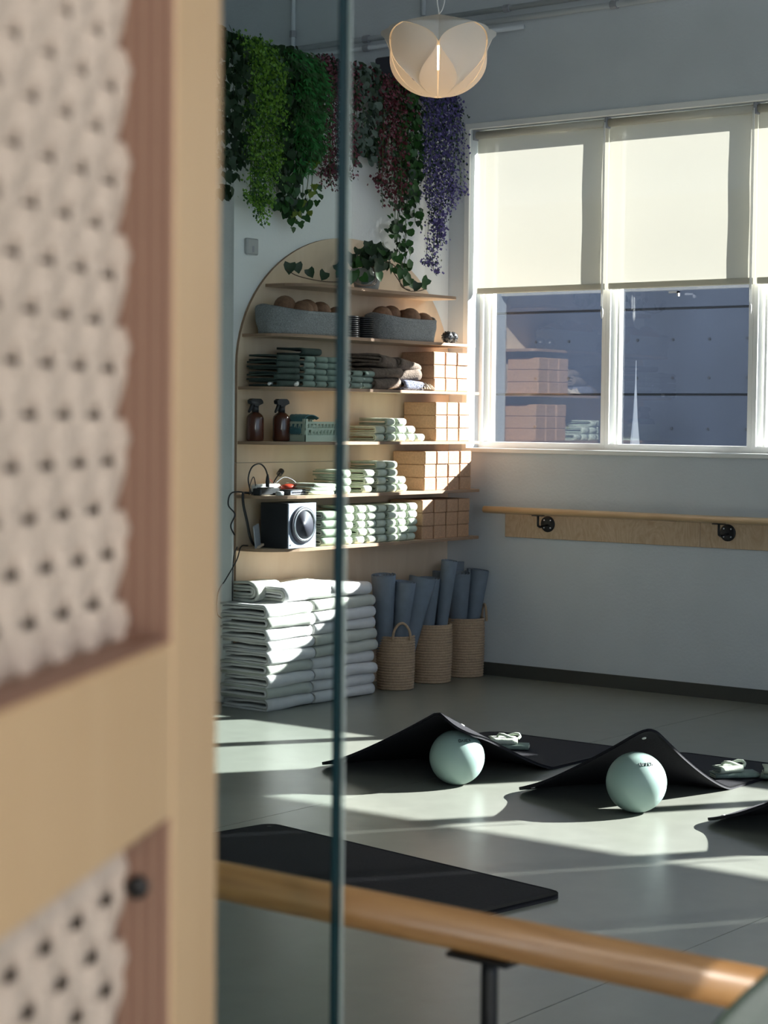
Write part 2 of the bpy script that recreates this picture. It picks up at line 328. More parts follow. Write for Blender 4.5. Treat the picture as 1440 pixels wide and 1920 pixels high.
for a in range(4):
    an = a*PI/2; obj('leg', MB().tube([(.20*math.cos(an), .20*math.sin(an), 0), (.05*math.cos(an), .05*math.sin(an), 1.73)], .006, 6).mesh('leg', 'grey'), sp)

# pipes on the window wall
def pipe(label, pts, r):
    pts = [Vector(p) for p in pts]
    t = thing('conduit', label, 'pipe', pts[0])
    obj('tube', MB().tube([p-pts[0] for p in pts], r, 10).mesh('tube', 'paint', True), t)
    L = (pts[-1]-pts[0]).length; dirv = (pts[-1]-pts[0]).normalized()
    k = 0.6
    while k < L:
        c = dirv*k; obj('clamp', MB().tube([c-dirv*.02, c+dirv*.02], r+.007, 10).mesh('clamp', 'grey'), t); k += 1.75
pipe('thin grey conduit along the top of the window wall, upper of the left pair', [(-.05, 2.95, 3.80), (-.05, -9, 3.80)], .017)
pipe('thin grey conduit just under the upper conduit, disappearing behind the plants', [(-.05, 2.95, 3.742), (-.05, -.55, 3.748)], .014)
pipe('thin grey conduit running highest above the windows behind the pendant lamp', [(-.05, .17, 3.865), (-.05, -9, 3.865)], .015)
pipe('vertical conduit rising behind the lime green hanging plant', [(-.03, 1.205, 3.3), (-.03, 1.205, 4.95)], .014)
pipe('vertical conduit rising just left of the pendant lamp', [(-.03, .186, 3.9), (-.03, .186, 4.95)], .014)
bx = thing('wall_speaker', 'black box speaker mounted high on the wall behind the pendant lamp', 'speaker', (-.005, .40, 3.44))
obj('cabinet', MB().box(-.14, 0, -.10, .06, 0, .22, .01).mesh('cabinet', 'blackp'), bx)
obj('grille', MB().box(-.146, -.139, -.09, .05, .01, .21).mesh('grille', 'cone'), bx)
obj('bracket', MB().box(-.05, .003, -.04, 0, .08, .14).mesh('bracket', 'blackm'), bx)

# ------------------------------------------------------------ shelf unit
XL, XR = -1.875, -.002; xc = (XL+XR)/2; ax_ = (XR-XL)/2; bz = .73; zc = 2.497-bz
su = thing('shelf_unit', 'arched birch plywood shelf unit with six open shelves on the white wall', 'shelf', (xc, 0, 0))
arch = [(ax_*math.cos(a*PI/40), zc+bz*math.sin(a*PI/40)) for a in range(41)]
SPLIT = 1.262
up_b = [(ax_, SPLIT+.001)]+arch+[(-ax_, SPLIT+.001)]
up = MB().prism(up_b, -.018, -.002, 'y'); lo = MB().prism([(-ax_, 0), (ax_, 0), (ax_, SPLIT-.001), (-ax_, SPLIT-.001)], -.018, -.002, 'y')
o = obj('back_panel', up.mesh('back_panel', ['ply', 'ply_edge']), su); o2 = obj('back_panel', lo.mesh('back_panel', ['ply', 'ply_edge']), su)
for oo in (o, o2):
    for p in oo.data.polygons:
        if abs(p.normal.y) < .5: p.material_index = 1
SH = [2.205, 1.935, 1.66, 1.375, 1.095, .82]  # top surfaces
def shelf_mesh(x0, x1, dep, rl, rr, t=.016):
    pts = [(x0, -.018)]
    for k in range(9):
        a = k/8*PI/2; pts.append((x0+rl-rl*math.cos(a), -(dep-rl*.75)-rl*.75*math.sin(a)))
    for k in range(9):
        a = PI/2-k/8*PI/2; pts.append((x1-rr+rr*math.cos(a), -(dep-rr)-rr*math.sin(a)))
    pts.append((x1, -.018))
    m = MB().prism(pts, -t, 0).mesh('shelf', ['ply', 'ply_edge'])
    for p in m.polygons:
        if abs(p.normal.z) < .5: p.material_index = 1
    return m
spec = [(-1.66, -.25, .27, .2, .06), (-1.84, -.10, .30, .2, .05), (-1.87, -.06, .30, .16, .05), (-1.87, -.05, .30, .14, .05), (-1.885, -.045, .30, .30, .05), (-1.885, -.045, .30, .24, .05)]
for z, s_ in zip(SH, spec): obj('shelf', shelf_mesh(s_[0]-xc, s_[1]-xc, *s_[2:]), su, (0, 0, z))

# thermostat
th = thing('wall_sensor', 'small light grey sensor box on the white wall left of the arch', 'sensor', (-1.765, 0, 2.35))
obj('housing', MB().box(-.045, .045, -.025, 0, 0, .085, .006).mesh('housing', 'pvc'), th)
obj('button_strip', MB().box(-.006, .006, -.028, -.024, .012, .045).mesh('button_strip', 'grey'), th)

# ------------------------------------------------------------ cork blocks
blk = MB().box(-.054, .054, -.115, .115, 0, .0735, .004).mesh('cork_block', 'cork')
def blocks(sh, x0, pitch, cols, rows, nm):
    for c_ in range(cols):
        for r_ in range(rows):
            col = ['leftmost column', 'second column', 'third column', 'fourth column'][c_]; row = ['bottom row', 'middle row', 'top row'][r_]
            thing('cork_block', 'cork yoga block in the %s, %s, on the %s' % (row, col, nm), 'yoga block',
                  (x0+pitch*(c_+.5)+random.uniform(-.0015, .0015), -.165+random.uniform(-.003, .003), SH[sh]+.0745*r_), (0, 0, random.uniform(-.01, .01)), 'cork yoga blocks on the %s' % nm, blk)
blocks(2, -.512, .1125, 3, 3, 'third shelf down'); blocks(3, -.493, .1135, 3, 3, 'fourth shelf down')
blocks(4, -.590, .1135, 4, 3, 'fifth shelf down'); blocks(5, -.609, .1165, 4, 3, 'lowest shelf')

# ------------------------------------------------------------ folded textile mesh
def fold_mesh(name, mats, W, D, H, layers=2, t=.01, nx=6, seed=0, wob=.003, sag=0):
    mb = MB(); rnd = random.Random(seed)
    for k in range(layers+1):
        h = H/2-t/2-k*t*1.12
        if h < t*.4: break
        yf = -D/2+t*.5+k*t*1.05; yb = D/2-rnd.uniform(0, .02)
        cl = [(yb, h)]; n1 = 3
        for j in range(1, n1): cl.append((yb+(yf+h-yb)*j/n1, h))
        for j in range(7): a = PI/2+PI*j/6; cl.append((yf+h+h*math.cos(a), h*math.sin(a)))
        for j in range(n1-1, 0, -1): cl.append((yb+(yf+h-yb)*j/n1, -h))
        cl.append((yb, -h))
        prof = []
        for side in (1, -1):
            pp = []
            for j in range(len(cl)):
                a = Vector(cl[max(j-1, 0)]); b = Vector(cl[min(j+1, len(cl)-1)]); tt = (b-a).normalized(); nn = Vector((tt.y, -tt.x))
                pp.append(Vector(cl[j])+nn*side*t*.47)
            prof += pp if side == 1 else pp[::-1]
        xl = -W/2+rnd.uniform(0, .012); xr = W/2-rnd.uniform(0, .012); np_ = len(prof); vs = []
        for i in range(nx+1):
            x = xl+(xr-xl)*i/nx
            for q in prof:
                e = noise.noise(Vector((x*6+seed*7, q.x*7, q.y*9+k*3)))*wob
                zz = q.y+H/2+e-sag*(abs(x/W*2)**3)*.5
                vs.append((x, q.x+e*1.2, zz))
        fs = [(i*np_+j, (i+1)*np_+j, (i+1)*np_+(j+1) % np_, i*np_+(j+1) % np_) for i in range(nx) for j in range(np_)]
        fs += [tuple(range(np_)), tuple(range(nx*np_, (nx+1)*np_))[::-1]]
        # caps as strips of quads
        fs = fs[:-2]
        half = np_//2
        for base in (0, nx*np_):
            for j in range(half-1):
                q4 = (base+j, base+j+1, base+np_-2-j, base+np_-1-j); fs.append(q4 if base == 0 else q4[::-1])
        mb.add(vs, fs, k % 2 if isinstance(mats, (list, tuple)) and len(mats) > 1 else 0)
    return mb.mesh(name, mats, True)
def fmesh(*a, **k):
    m = fold_mesh(*a, **k)
    return m

# mint / green small folded bundles
mint_v = [fmesh('folded_band', ['mint2', 'mint'], .088, .20, .042, 2, .008, 3, s, .003) for s in (1, 2, 3)]
def bundles(sh, cols, nm, meshes, kind, w=.09, h=.0415, y=-.185, desc='pale mint folded band'):
    for c_, (x, n) in enumerate(cols):
        for k in range(n):
            row = 'bottom' if k == 0 else ('top' if k == n-1 else ORD[k])
            lab = '%s, %s of the %s column from the left, %s' % (desc, row if k in (0, n-1) else row+' up', ORD[c_], nm)
            thing(kind, lab, 'exercise band', (x+random.uniform(-.004, .004), y+random.uniform(-.006, .006), SH[sh]+.0008+h*k), (0, 0, random.uniform(-.03, .03)), '%ss on the %s' % (desc.replace(' folded', ''), nm), random.choice(meshes))
# shelf 3 : grey green
gg = [fmesh('green_band', ['green', 'green'], .098, .20, .033, 1, .009, 3, s, .002) for s in (4, 5)]
bundles(2, [(-1.60, 5), (-1.50, 5), (-1.405, 5), (-1.30, 3), (-1.20, 3), (-1.10, 3)], 'third shelf down', gg, 'folded_band', h=.0325, y=-.18, desc='grey-green folded band')
dk = [fmesh('dark_towel', ['dgreen', 'dgreen'], .20, .21, .033, 1, .010, 5, s, .005) for s in (6, 7)]
for k in range(5): thing('folded_towel', 'dark green folded towel, %s from the bottom of the leftmost pile on the third shelf' % ORD[k], 'towel', (-1.765, -.17, SH[2]+.0008+.033*k), (0, 0, random.uniform(-.05, .05)), 'dark green towels on the third shelf', dk[k % 2])
thing('folded_towel', 'nearly black knitted towel lying on top of the grey-green bands', 'towel', (-1.56, -.17, SH[2]+.166), (0, 0, .15), None, fmesh('dark_top', ['dgreen', 'dgreen'], .20, .17, .040, 1, .012, 5, 9, .008))
tm = [fmesh('taupe_towel', ['taupe', 'taupe'], .27, .23, .062, 2, .013, 8, s, .012) for s in (11, 12, 13)]
for k, (x, y, z, a, lab) in enumerate([(-.93, -.17, 0, .05, 'taupe knitted blanket at the bottom left of the brown pile'), (-.93, -.17, .060, -.05, 'taupe knitted blanket in the middle left of the brown pile'),
        (-.92, -.17, .118, .22, 'taupe knitted blanket on top left of the brown pile, sloping down'), (-.71, -.14, .052, -.2, 'taupe knitted blanket at the right of the brown pile, middle layer'), (-.72, -.15, .108, .2, 'taupe knitted blanket on the top right of the brown pile')]):
    thing('knitted_blanket', lab, 'blanket', (x, y, SH[2]+.001+z), (0, .12 if k in (2, 4) else 0, a), 'brown knitted blankets on the third shelf', tm[k % 3])
thing('knitted_blanket', 'blue-grey patterned knitted bundle tucked under the brown pile', 'blanket', (-.70, -.17, SH[2]+.001), (0, 0, .1), None, fmesh('pattern_towel', ['pattern', 'pattern'], .20, .24, .050, 1, .014, 6, 15, .012))
fr = MB(); rr = random.Random(3)
for k in range(40):
    x = rr.uniform(-.05, .05); y = rr.uniform(-.03, 0); fr.tube([(x, y, .035*rr.random()+.01), (x+rr.uniform(-.015, .015), y-.02, .008)], .0022, 4)
fo = thing('fringe_tassels', 'cream fringe tassels at the front of the brown pile', 'fringe', (-.575, -.262, SH[2]), me=fr.mesh('fringe_tassels', 'fringe')); fo['kind'] = 'stuff'
for i, (x, l) in enumerate([(-1.845, 'left'), (-1.70, 'right')]):
    q = MB(); q.sphere((0, 0, .012), .014, 8, None, (1.2, 1, .8)).sphere((.012, .003, .018), .010, 8); thing('cotton_ball', 'small white crumpled tuft on the third shelf, the %s one of two' % l, 'tuft', (x, -.27+(.05 if i == 0 else 0), SH[2]+.002), me=q.mesh('cotton_ball', 'white', True))
bundles(3, [(-1.00, 2), (-.905, 3), (-.815, 3), (-.725, 2), (-.635, 1)], 'fourth shelf down', mint_v, 'folded_band', h=.043)
bundles(4, [(-1.30, 3), (-1.10, 3), (-.985, 4), (-.89, 4), (-.80, 2)], 'fifth shelf down', mint_v, 'folded_band', h=.043)
fan = [fmesh('fanned_band', ['mint2', 'mint'], .22, .19, .020, 1, .007, 4, s, .002) for s in (21, 22)]
for k in range(3): thing('folded_towel', 'pale green folded towel, %s from the bottom of the slanting pile on the fifth shelf' % ORD[k], 'towel', (-1.50+.012*k, -.19, SH[4]+.001+.019*k), (0, .03, .05*k), 'slanting pale green towels', fan[k % 2])
bundles(5, [(-1.45, 4), (-1.27, 5), (-1.165, 5), (-1.075, 5), (-.985, 5), (-.89, 5), (-.795, 5), (-.70, 5)][1:], 'lowest shelf', mint_v, 'folded_band', h=.0415, desc='sage folded band')
for k in range(4): thing('folded_towel', 'sage folded towel beside the speaker, %s from the bottom' % ORD[k], 'towel', (-1.42, -.185, SH[5]+.001+.046*k), (0, 0, random.uniform(-.03, .03)), 'sage towels beside the speaker', mint_towel if k else (globals().__setitem__('mint_towel', fmesh('mint_towel', ['mint', 'mint2'], .15, .21, .045, 2, .009, 4, 31, .003)) or mint_towel))

# ------------------------------------------------------------ baskets with cork balls (second shelf)
def oval_basket(name, label, x0, x1, z, h, group):
    cx = (x0+x1)/2; a = (x1-x0)/2; b = .125; t = thing(name, label, 'basket', (cx, -.165, z+.001), group=group)
    mb = MB(); n = 40; rows = 10; vs = []
    def rim(an): return h+.022*math.cos(an)**2*(1 if math.cos(an) < 0 else .4)-.006
    for side, off in ((0, 0), (1, .010)):
        for k in range(rows+1):
            for j in range(n):
                an = 2*PI*j/n; s_ = .93+.07*k/rows+.012*math.sin(k/rows*PI); e = .7
                ca = math.copysign(abs(math.cos(an))**e, math.cos(an)); sa = math.copysign(abs(math.sin(an))**e, math.sin(an))
                rad = 1-off/b*.9
                vs.append((ca*a*s_*(1-off/a)+noise.noise(Vector((ca*3, sa*3, k*.3)))*.008, sa*b*s_*rad+noise.noise(Vector((ca*4, sa*3, k*.3+9)))*.008, rim(an)*k/rows+(.004 if side else 0)))
    m_ = (rows+1)*n
    fs = []
    for k in range(rows):
        for j in range(n):
            q = (k*n+j, k*n+(j+1) % n, (k+1)*n+(j+1) % n, (k+1)*n+j); fs.append(q); fs.append(tuple(i+m_ for i in q[::-1]))
    for j in range(n): fs.append((rows*n+j, rows*n+(j+1) % n, m_+rows*n+(j+1) % n, m_+rows*n+j))
    fs.append(tuple(range(n))[::-1]); fs.append(tuple(range(m_, m_+n)))
    mb.add(vs, fs); obj('basket_body', mb.mesh('basket_body', 'grey_b', True), t)
    for s_ in (-1, 1):
        pth = smooth_path([(s_*(a-.03), -.07, h-.002), (s_*(a-.012), -.045, h+.012), (s_*(a-.008), 0, h+.020), (s_*(a-.012), .045, h+.012), (s_*(a-.03), .07, h-.002)], 4)
        obj('handle', MB().tube(pth, .007, 6).mesh('handle', 'grey_b', True), t)
    return t
oval_basket('rope_basket', 'long grey rope basket of cork balls at the left of the second shelf', -1.850, -1.225, SH[1], .125, 'grey rope baskets')
oval_basket('rope_basket', 'shorter grey rope basket of cork balls at the right of the second shelf', -.935, -.415, SH[1], .125, 'grey rope baskets')
cb = MB().sphere((0, 0, 0), .060, 18).mesh('cork_ball', 'corkball', True)
for x, y, z, lab in [(-1.66, -.155, .145, 'dark brown cork ball furthest left in the left basket'), (-1.60, -.225, .120, 'brown cork ball at the front of the left basket, left of the middle'), (-1.475, -.15, .135, 'brown cork ball in the middle of the left basket'), (-1.37, -.155, .128, 'brown cork ball right of the middle in the left basket'),
        (-1.285, -.20, .105, 'brown cork ball at the right end of the left basket'),
        (-.855, -.17, .130, 'dark brown cork ball furthest left in the right basket'), (-.735, -.14, .140, 'brown cork ball at the back middle of the right basket'), (-.655, -.215, .128, 'large-looking brown cork ball at the front middle of the right basket'),
        (-.585, -.12, .125, 'brown cork ball peeping from behind at the right of the right basket'), (-.495, -.185, .110, 'brown cork ball furthest right in the right basket')]:
    thing('cork_ball', lab, 'massage ball', (x, y, SH[1]+z), group='cork balls in the rope baskets', me=cb)
dsc = MB().lathe([(.040, 0), (.049, .002), (.050, .005), (.049, .0085), (.040, .0105), (.012, .0105)], 20).mesh('gliding_disc', 'blackp', True)
for s_, (x, l) in enumerate([(-1.165, 'left'), (-1.045, 'right')]):
    for k in range(11): thing('gliding_disc', 'black plastic disc, %s from the bottom of the %s stack beside the basket' % (ORD[k], l), 'disc', (x+random.uniform(-.002, .002), -.20, SH[1]+.0108*k+.0005), group='black discs in the %s stack' % l, me=dsc)
for x, y, l in ((-.345, -.25, 'left'), (-.27, -.23, 'right')):
    t = thing('massage_ball', 'small black knobbly ball at the right end of the second shelf, the %s one' % l, 'massage ball', (x, y, SH[1]+.036), group='black knobbly balls')
    q = MB().sphere((0, 0, 0), .033, 16)
    for i in range(40):
        zz = 1-2*(i+.5)/40; a = i*2.4; rr_ = math.sqrt(1-zz*zz); q.sphere((rr_*math.cos(a)*.033, rr_*math.sin(a)*.033, zz*.033), .004, 6)
    obj('ball_body', q.mesh('ball_body', 'blackp', True), t)

# ------------------------------------------------------------ potted trailing plant
def leaf_mesh(name, kind, mt, s=1.0):
    if kind == 'heart': pts = [(0, 0), (.42, -.12), (.52, .2), (.38, .58), (0, 1), (-.38, .58), (-.52, .2), (-.42, -.12)]
    elif kind == 'ivy': pts = [(0, 0), (.30, -.18), (.62, .08), (.36, .36), (.34, .60), (0, 1), (-.34, .60), (-.36, .36), (-.62, .08), (-.30, -.18)]
    elif kind == 'round': pts = [(0, 0), (.36, .05), (.5, .4), (.36, .8), (0, .98), (-.36, .8), (-.5, .4), (-.36, .05)]
    else: pts = [(0, 0), (.16, .3), (.14, .65), (0, 1), (-.14, .65), (-.16, .3)]
    vs = [(x*s, -.10*s*(abs(x)*2)**1.2+.03*s-.12*s*y*y, -y*s) for x, y in pts]; vs.append((0, .05*s, -.45*s))
    n = len(pts); return MB().add(vs, [(i, (i+1) % n, n) for i in range(n)]).mesh(name, mt, True)
pp = thing('potted_plant', 'trailing leafy plant in a grey pot on the top shelf under the arch', 'plant', (-.955, -.14, SH[0]))
obj('pot', MB().lathe([(.055, 0), (.066, .01), (.088, .118), (.083, .120), (.075, .105), (.01, .10)], 26).mesh('pot', 'conc', True), pp)
LH = leaf_mesh('leaf', 'heart', 'leafd', .062); LH2 = leaf_mesh('leaf', 'heart', 'leafm', .058)
rr = random.Random(12)
vines = [[(0, 0, .11), (-.06, -.06, .17), (-.10, -.14, .06), (-.20, -.17, .012), (-.35, -.165, .02), (-.55, -.15, .012), (-.72, -.12, .03), (-.79, -.10, .06)],
         [(0, 0, .11), (-.04, -.09, .15), (-.12, -.16, .03), (-.26, -.175, .008), (-.37, -.17, .03), (-.45, -.15, .05)],
         [(0, 0, .11), (.07, -.05, .19), (.13, -.09, .10), (.20, -.12, .015), (.30, -.13, .012), (.38, -.13, .03)],
         [(0, 0, .11), (.05, -.08, .16), (.11, -.13, .12), (.13, -.14, .03), (.20, -.15, .01)]]
for v_ in vines:
    P_ = smooth_path(v_, 5); obj('vine', MB().tube(P_, .0028, 5).mesh('vine', 'stemb', True), pp)
    for k in range(4, len(P_), 3):
        p = P_[k]+Vector((rr.uniform(-.012, .012), rr.uniform(-.02, 0), .030+rr.uniform(0, .05)))
        p.z = max(p.z, .058)
        obj('leaf', rr.choice([LH, LH2]), pp, p, (rr.uniform(-.3, .3), rr.uniform(-.8, .8), rr.uniform(-.6, .6)-.5), rr.uniform(.75, 1.1))
for k in range(46):
    a = rr.uniform(0, 2*PI); q = rr.uniform(.02, .12); p = (q*math.cos(a)*1.15+.02, q*math.sin(a)*.8-.02, .13+rr.uniform(0, .12)*(1.15-q*4)+.02)
    obj('leaf', rr.choice([LH, LH, LH2]), pp, p, (rr.uniform(-.9, .4), rr.uniform(-.9, .9), rr.uniform(-1.2, .4)), rr.uniform(.8, 1.15))
    if k % 3 == 0: obj('stalk', MB().tube([(0, 0, .11), (p[0]*.5, p[1]*.5, .15), p], .002, 4).mesh('stalk', 'stem'), pp)

# ------------------------------------------------------------ spray bottles, crate, cloth
def bottle(x, y, lab):
    t = thing('spray_bottle', lab, 'spray bottle', (x, y, SH[3]+.001), (0, 0, 0), 'amber spray bottles')
    obj('bottle_body', MB().lathe([(.002, 0), (.043, .001), (.046, .008), (.046, .118), (.042, .132), (.028, .145), (.017, .152), (.016, .165), (.002, .166)], 24).mesh('bottle_body', 'amber', True), t)
    obj('collar', MB().lathe([(.019, .150), (.019, .178), (.014, .184)], 16).mesh('collar', 'blackp', True), t)
    h = obj('trigger_head', MB().prism([(-.044, .196), (-.048, .212), (-.03, .222), (.03, .222), (.046, .212), (.050, .198), (.016, .186), (.014, .178), (-.016, .178), (-.02, .190)], -.013, .013, 'y').mesh('trigger_head', 'blackp'), t)
    obj('trigger', MB().prism([(-.030, .195), (-.018, .192), (-.030, .165), (-.048, .148), (-.052, .155), (-.040, .175)], -.006, .006, 'y').mesh('trigger', 'blackp'), h)
bottle(-1.80, -.078, 'amber glass spray bottle at the far left of the fourth shelf')
bottle(-1.665, -.142, 'amber glass spray bottle in front of the teal cloth')
cr_ = thing('plastic_crate', 'pale mint folding crate with a pierced front on the fourth shelf', 'crate', (-1.50, -.185, SH[3]+.001))
a, b, h = .135, .095, .105
def crate_side(x0, x1, h, nm, axis):
    q = MB(); L = x1-x0
    q.box(x0, x1, -.004, .004, 0, .034).box(x0, x1, -.004, .004, h*.62-.004, h*.62+.006).box(x0, x1, -.004, .004, h*.88, h)
    n = int(L/.014)
    for i in range(n+1):
        x = x0+L*i/n
        for z0, z1, sh in ((.034, h*.62-.004, .006), (h*.62+.006, h*.88, -.006)):
            q.add([(x-.0025, -.004, z0), (x+.0025, -.004, z0), (x+.0025+sh*(i % 2*2-1), -.004, z1), (x-.0025+sh*(i % 2*2-1), -.004, z1), (x-.0025, .004, z0), (x+.0025, .004, z0), (x+.0025+sh*(i % 2*2-1), .004, z1), (x-.0025+sh*(i % 2*2-1), .004, z1)], [(0, 1, 2, 3), (7, 6, 5, 4), (0, 3, 7, 4), (1, 5, 6, 2)])
    q.box(x0, x0+.014, -.006, .006, 0, h+.014).box(x1-.014, x1, -.006, .006, 0, h+.014)
    return q.mesh(nm, 'crate')
obj('front_panel', crate_side(-a, a, h, 'front_panel', 0), cr_, (0, -b, 0)); obj('rear_panel', crate_side(-a, a, h, 'rear_panel', 0), cr_, (0, b, 0))
obj('side_panel', crate_side(-b, b, h, 'side_panel', 0), cr_, (-a, 0, 0), (0, 0, PI/2)); obj('side_panel', crate_side(-b, b, h, 'side_panel', 0), cr_, (a, 0, 0), (0, 0, PI/2))
obj('base', MB().box(-a, a, -b, b, 0, .004).mesh('base', 'crate'), cr_)
for k in range(4): thing('folded_towel', 'mint cloth folded inside the plastic crate, %s from the bottom' % ORD[k], 'towel', (-1.49, -.185, SH[3]+.007+.021*k), (0, 0, .02*k), 'mint cloths inside the crate', fan[k % 2])
# teal cloth draped over crate's left edge
tl = MB(); vs = []; n1, n2 = 14, 16
pth = smooth_path([(.10, -.02, .112), (.03, -.02, .128), (-.02, -.03, .118), (-.05, -.045, .075), (-.062, -.05, .03)], 4)
for i, p in enumerate(pth):
    wd = .085+.02*math.sin(i*.4)-(.035*max(0, i-10)/6)
    for j in range(n2+1):
        u = j/n2-.5; vs.append((p.x+.004*math.sin(j*2.2), p.y+u*2*wd*.7+.0, p.z+.005*math.sin(j*2.2+.5)))
tl.add(vs, [(i*(n2+1)+j, i*(n2+1)+j+1, (i+1)*(n2+1)+j+1, (i+1)*(n2+1)+j) for i in range(len(pth)-1) for j in range(n2)])
tc_ = thing('teal_cloth', 'teal cloth draped over the left side of the mint crate', 'cloth', (-1.585, -.17, SH[3]+.012), me=tl.mesh('teal_cloth', 'teal', True))
sm = tc_.modifiers.new('thick', 'SOLIDIFY'); sm.thickness = .005
for i, (w_, z, dy_) in enumerate([(.10, 0, 0), (.10, .012, .004)]):
    pass

# ------------------------------------------------------------ electronics shelf
Z5 = SH[4]
ps = thing('power_strip', 'black power strip with plugs at the left of the fifth shelf', 'power strip', (-1.79, -.145, Z5+.001), (0, 0, .05))
obj('strip_body', MB().box(-.075, .085, -.028, .028, 0, .036, .005).mesh('strip_body', 'blackp'), ps)
for x in (-.045, .0, .045): obj('socket', MB().lathe([(.015, .036), (.018, .038), (.018, .040), (.012, .040), (.012, .037)], 14, (x, 0, 0)).mesh('socket', 'blackm', True), ps)
def cable(lab, pts, r, m='blackp', nm='cable', n=6):
    pts = [Vector(p) for p in pts]; o_ = thing(nm, lab, 'cable', pts[0]); o_.data if False else None
    c_ = obj('cord', MB().tube([p-pts[0] for p in smooth_path(pts, 7)], r, n).mesh('cord', m, True), o_); return o_, pts
c1, pt = cable('thick black cable looping up from the power strip', [(-1.775, -0.145, Z5+.05), (-1.775, -0.145, Z5+.10), (-1.800, -0.145, Z5+.145), (-1.845, -0.145, Z5+.165), (-1.900, -0.145, Z5+.145), (-1.925, -0.145, Z5+.09), (-1.910, -0.145, Z5+.03), (-1.880, -0.130, Z5+.006)], .004)
obj('plug', MB().lathe([(.010, -.008), (.011, .02), (.008, .045), (.004, .06)], 10).mesh('plug', 'blackp', True), c1)
cable('thin dark lead curving beside the power strip', [(-1.900, -0.130, Z5+.004), (-1.870, -0.110, Z5+.06), (-1.835, -0.100, Z5+.095), (-1.820, -0.100, Z5+.06), (-1.815, -0.100, Z5+.006)], .0025)
c2, pt = cable('black adapter lead rising to a round plug', [(-1.655, -0.080, Z5+.004), (-1.650, -0.080, Z5+.06), (-1.620, -0.070, Z5+.085), (-1.575, -0.060, Z5+.115)], .0035)
obj('plug', MB().tube([(.07, .02, .10), (.098, .028, .118)], .016, 12).mesh('plug', 'blackp'), c2)
cable('thin grey lead arching over the red controller', [(-1.66, -.10, Z5+.06), (-1.60, -.11, Z5+.09), (-1.545, -.13, Z5+.07), (-1.53, -.14, Z5+.04)], .0018, 'grey')
rc = thing('electronic_device', 'rounded red device on the fifth shelf behind the grey hub', 'device', (-1.595, -0.140, Z5+.024))
obj('shell', MB().lathe([(.002, 0), (.046, .004), (.052, .014), (.044, .026), (.02, .031), (.002, .032)], 24, sxy=(1.1, .75)).mesh('shell', 'red', True), rc)
obj('stand', MB().lathe([(.04, -.023), (.036, .004)], 16).mesh('stand', 'blackp', True), rc)
rt = thing('network_hub', 'flat grey network hub with a silver front on the fifth shelf', 'hub', (-1.655, -0.220, Z5+.001), (0, 0, .05))
obj('housing', MB().box(-.075, .065, -.035, .035, 0, .030, .004).mesh('housing', 'blackp'), rt)
obj('front_strip', MB().box(-.070, .060, -.037, -.034, .004, .024).mesh('front_strip', 'silver'), rt)
for i in range(9): obj('port', MB().box(-.060+.013*i, -.052+.013*i, -.039, -.036, .009, .019).mesh('port', 'cone'), rt)
obj('puck', MB().lathe([(.02, 0), (.022, .004), (.022, .018), (.016, .022)], 16).mesh('puck', 'pvc', True), thing('charger_puck', 'small white charger puck in front of the power strip', 'charger', (-1.775, -0.230, Z5+.001)))
lp = thing('power_adapter', 'small white power adapter with lead behind the power strip', 'adapter', (-1.730, -0.090, Z5+.001))
obj('adapter_body', MB().box(-.09, .10, -.025, .025, 0, .055, .008).mesh('adapter_body', 'white'), lp)
obj('lead', MB().tube(smooth_path([(.02, 0, .055), (.03, 0, .08), (.06, .01, .07), (.09, .02, .055)], 5), .002, 5).mesh('lead', 'red', True), lp)
c3, pt = cable('bundle of black cables hanging from the left end of the fifth shelf', [(-1.84, -.12, Z5+.010), (-1.87, -.07, Z5+.012), (-1.905, -.09, Z5+.006), (-1.90, -.09, Z5-.05), (-1.87, -.09, Z5-.14), (-1.845, -.09, Z5-.22), (-1.80, -.08, SH[5]+.012), (-1.74, -.075, SH[5]+.012)], .007)
obj('cord', MB().tube(smooth_path([(.02, .04, 0), (-.08, .09, .004), (-.10, .10, -.06), (-.06, .09, -.11), (-.08, .10, -.17), (-.05, .10, -.22)], 6), .004, 6).mesh('cord', 'blackp', True), c3)
cable('thin black cable hanging down past the corner of the wall to the blankets', [(-1.83, -.06, SH[5]+.010), (-1.905, -.08, SH[5]+.008), (-1.95, -.09, .76), (-2.04, -.10, .67), (-2.10, -.10, .60), (-2.105, -.10, .50), (-2.085, -.11, .47)], .0035)
cable('thin black cable running straight down the corner of the wall', [(-1.89, -.04, SH[5]+.006), (-1.905, -.03, .78), (-1.915, -.03, .66), (-1.915, -.03, .50)], .003)
tb = thing('white_tablet', 'white tablet leaning against the cables beside the speaker', 'tablet', (-1.835, -.135, SH[5]+.001), (0, -.22, .25))
obj('slab', MB().box(-.030, .030, -.004, .004, .002, .125, .003).mesh('slab', 'grey'), tb)
obj('foot', MB().box(-.02, .05, -.012, .012, 0, .012, .002).mesh('foot', 'ply'), tb)
spk = thing('speaker', 'square black speaker with a silver front and round driver on the lowest shelf', 'speaker', (-1.672, -.21, SH[5]+.001))
obj('cabinet', MB().box(-.112, .112, -.082, .105, 0, .236, .003).mesh('cabinet', 'blackp'), spk)
obj('front_panel', MB().box(-.111, .111, -.089, -.082, .001, .235, .002).mesh('front_panel', 'silver'), spk)
def ringx(prof, m, nm, y): # lathe about y axis
    q = MB().lathe(prof, 36); q.v = [(x, y-z, yy+.122) for x, yy, z in q.v]; return obj(nm, q.mesh(nm, m, True), spk)
ringx([(.098, 0), (.098, .010), (.092, .016), (.084, .012)], 'cone', 'outer_ring', -.088)
ringx([(.086, .008), (.086, .018), (.080, .022), (.074, .016), (.072, .004)], 'ring', 'driver_ring', -.088)
ringx([(.074, .014), (.055, .002), (.022, -.004), (.002, -.002)][::1], 'cone', 'driver_cone', -.090)
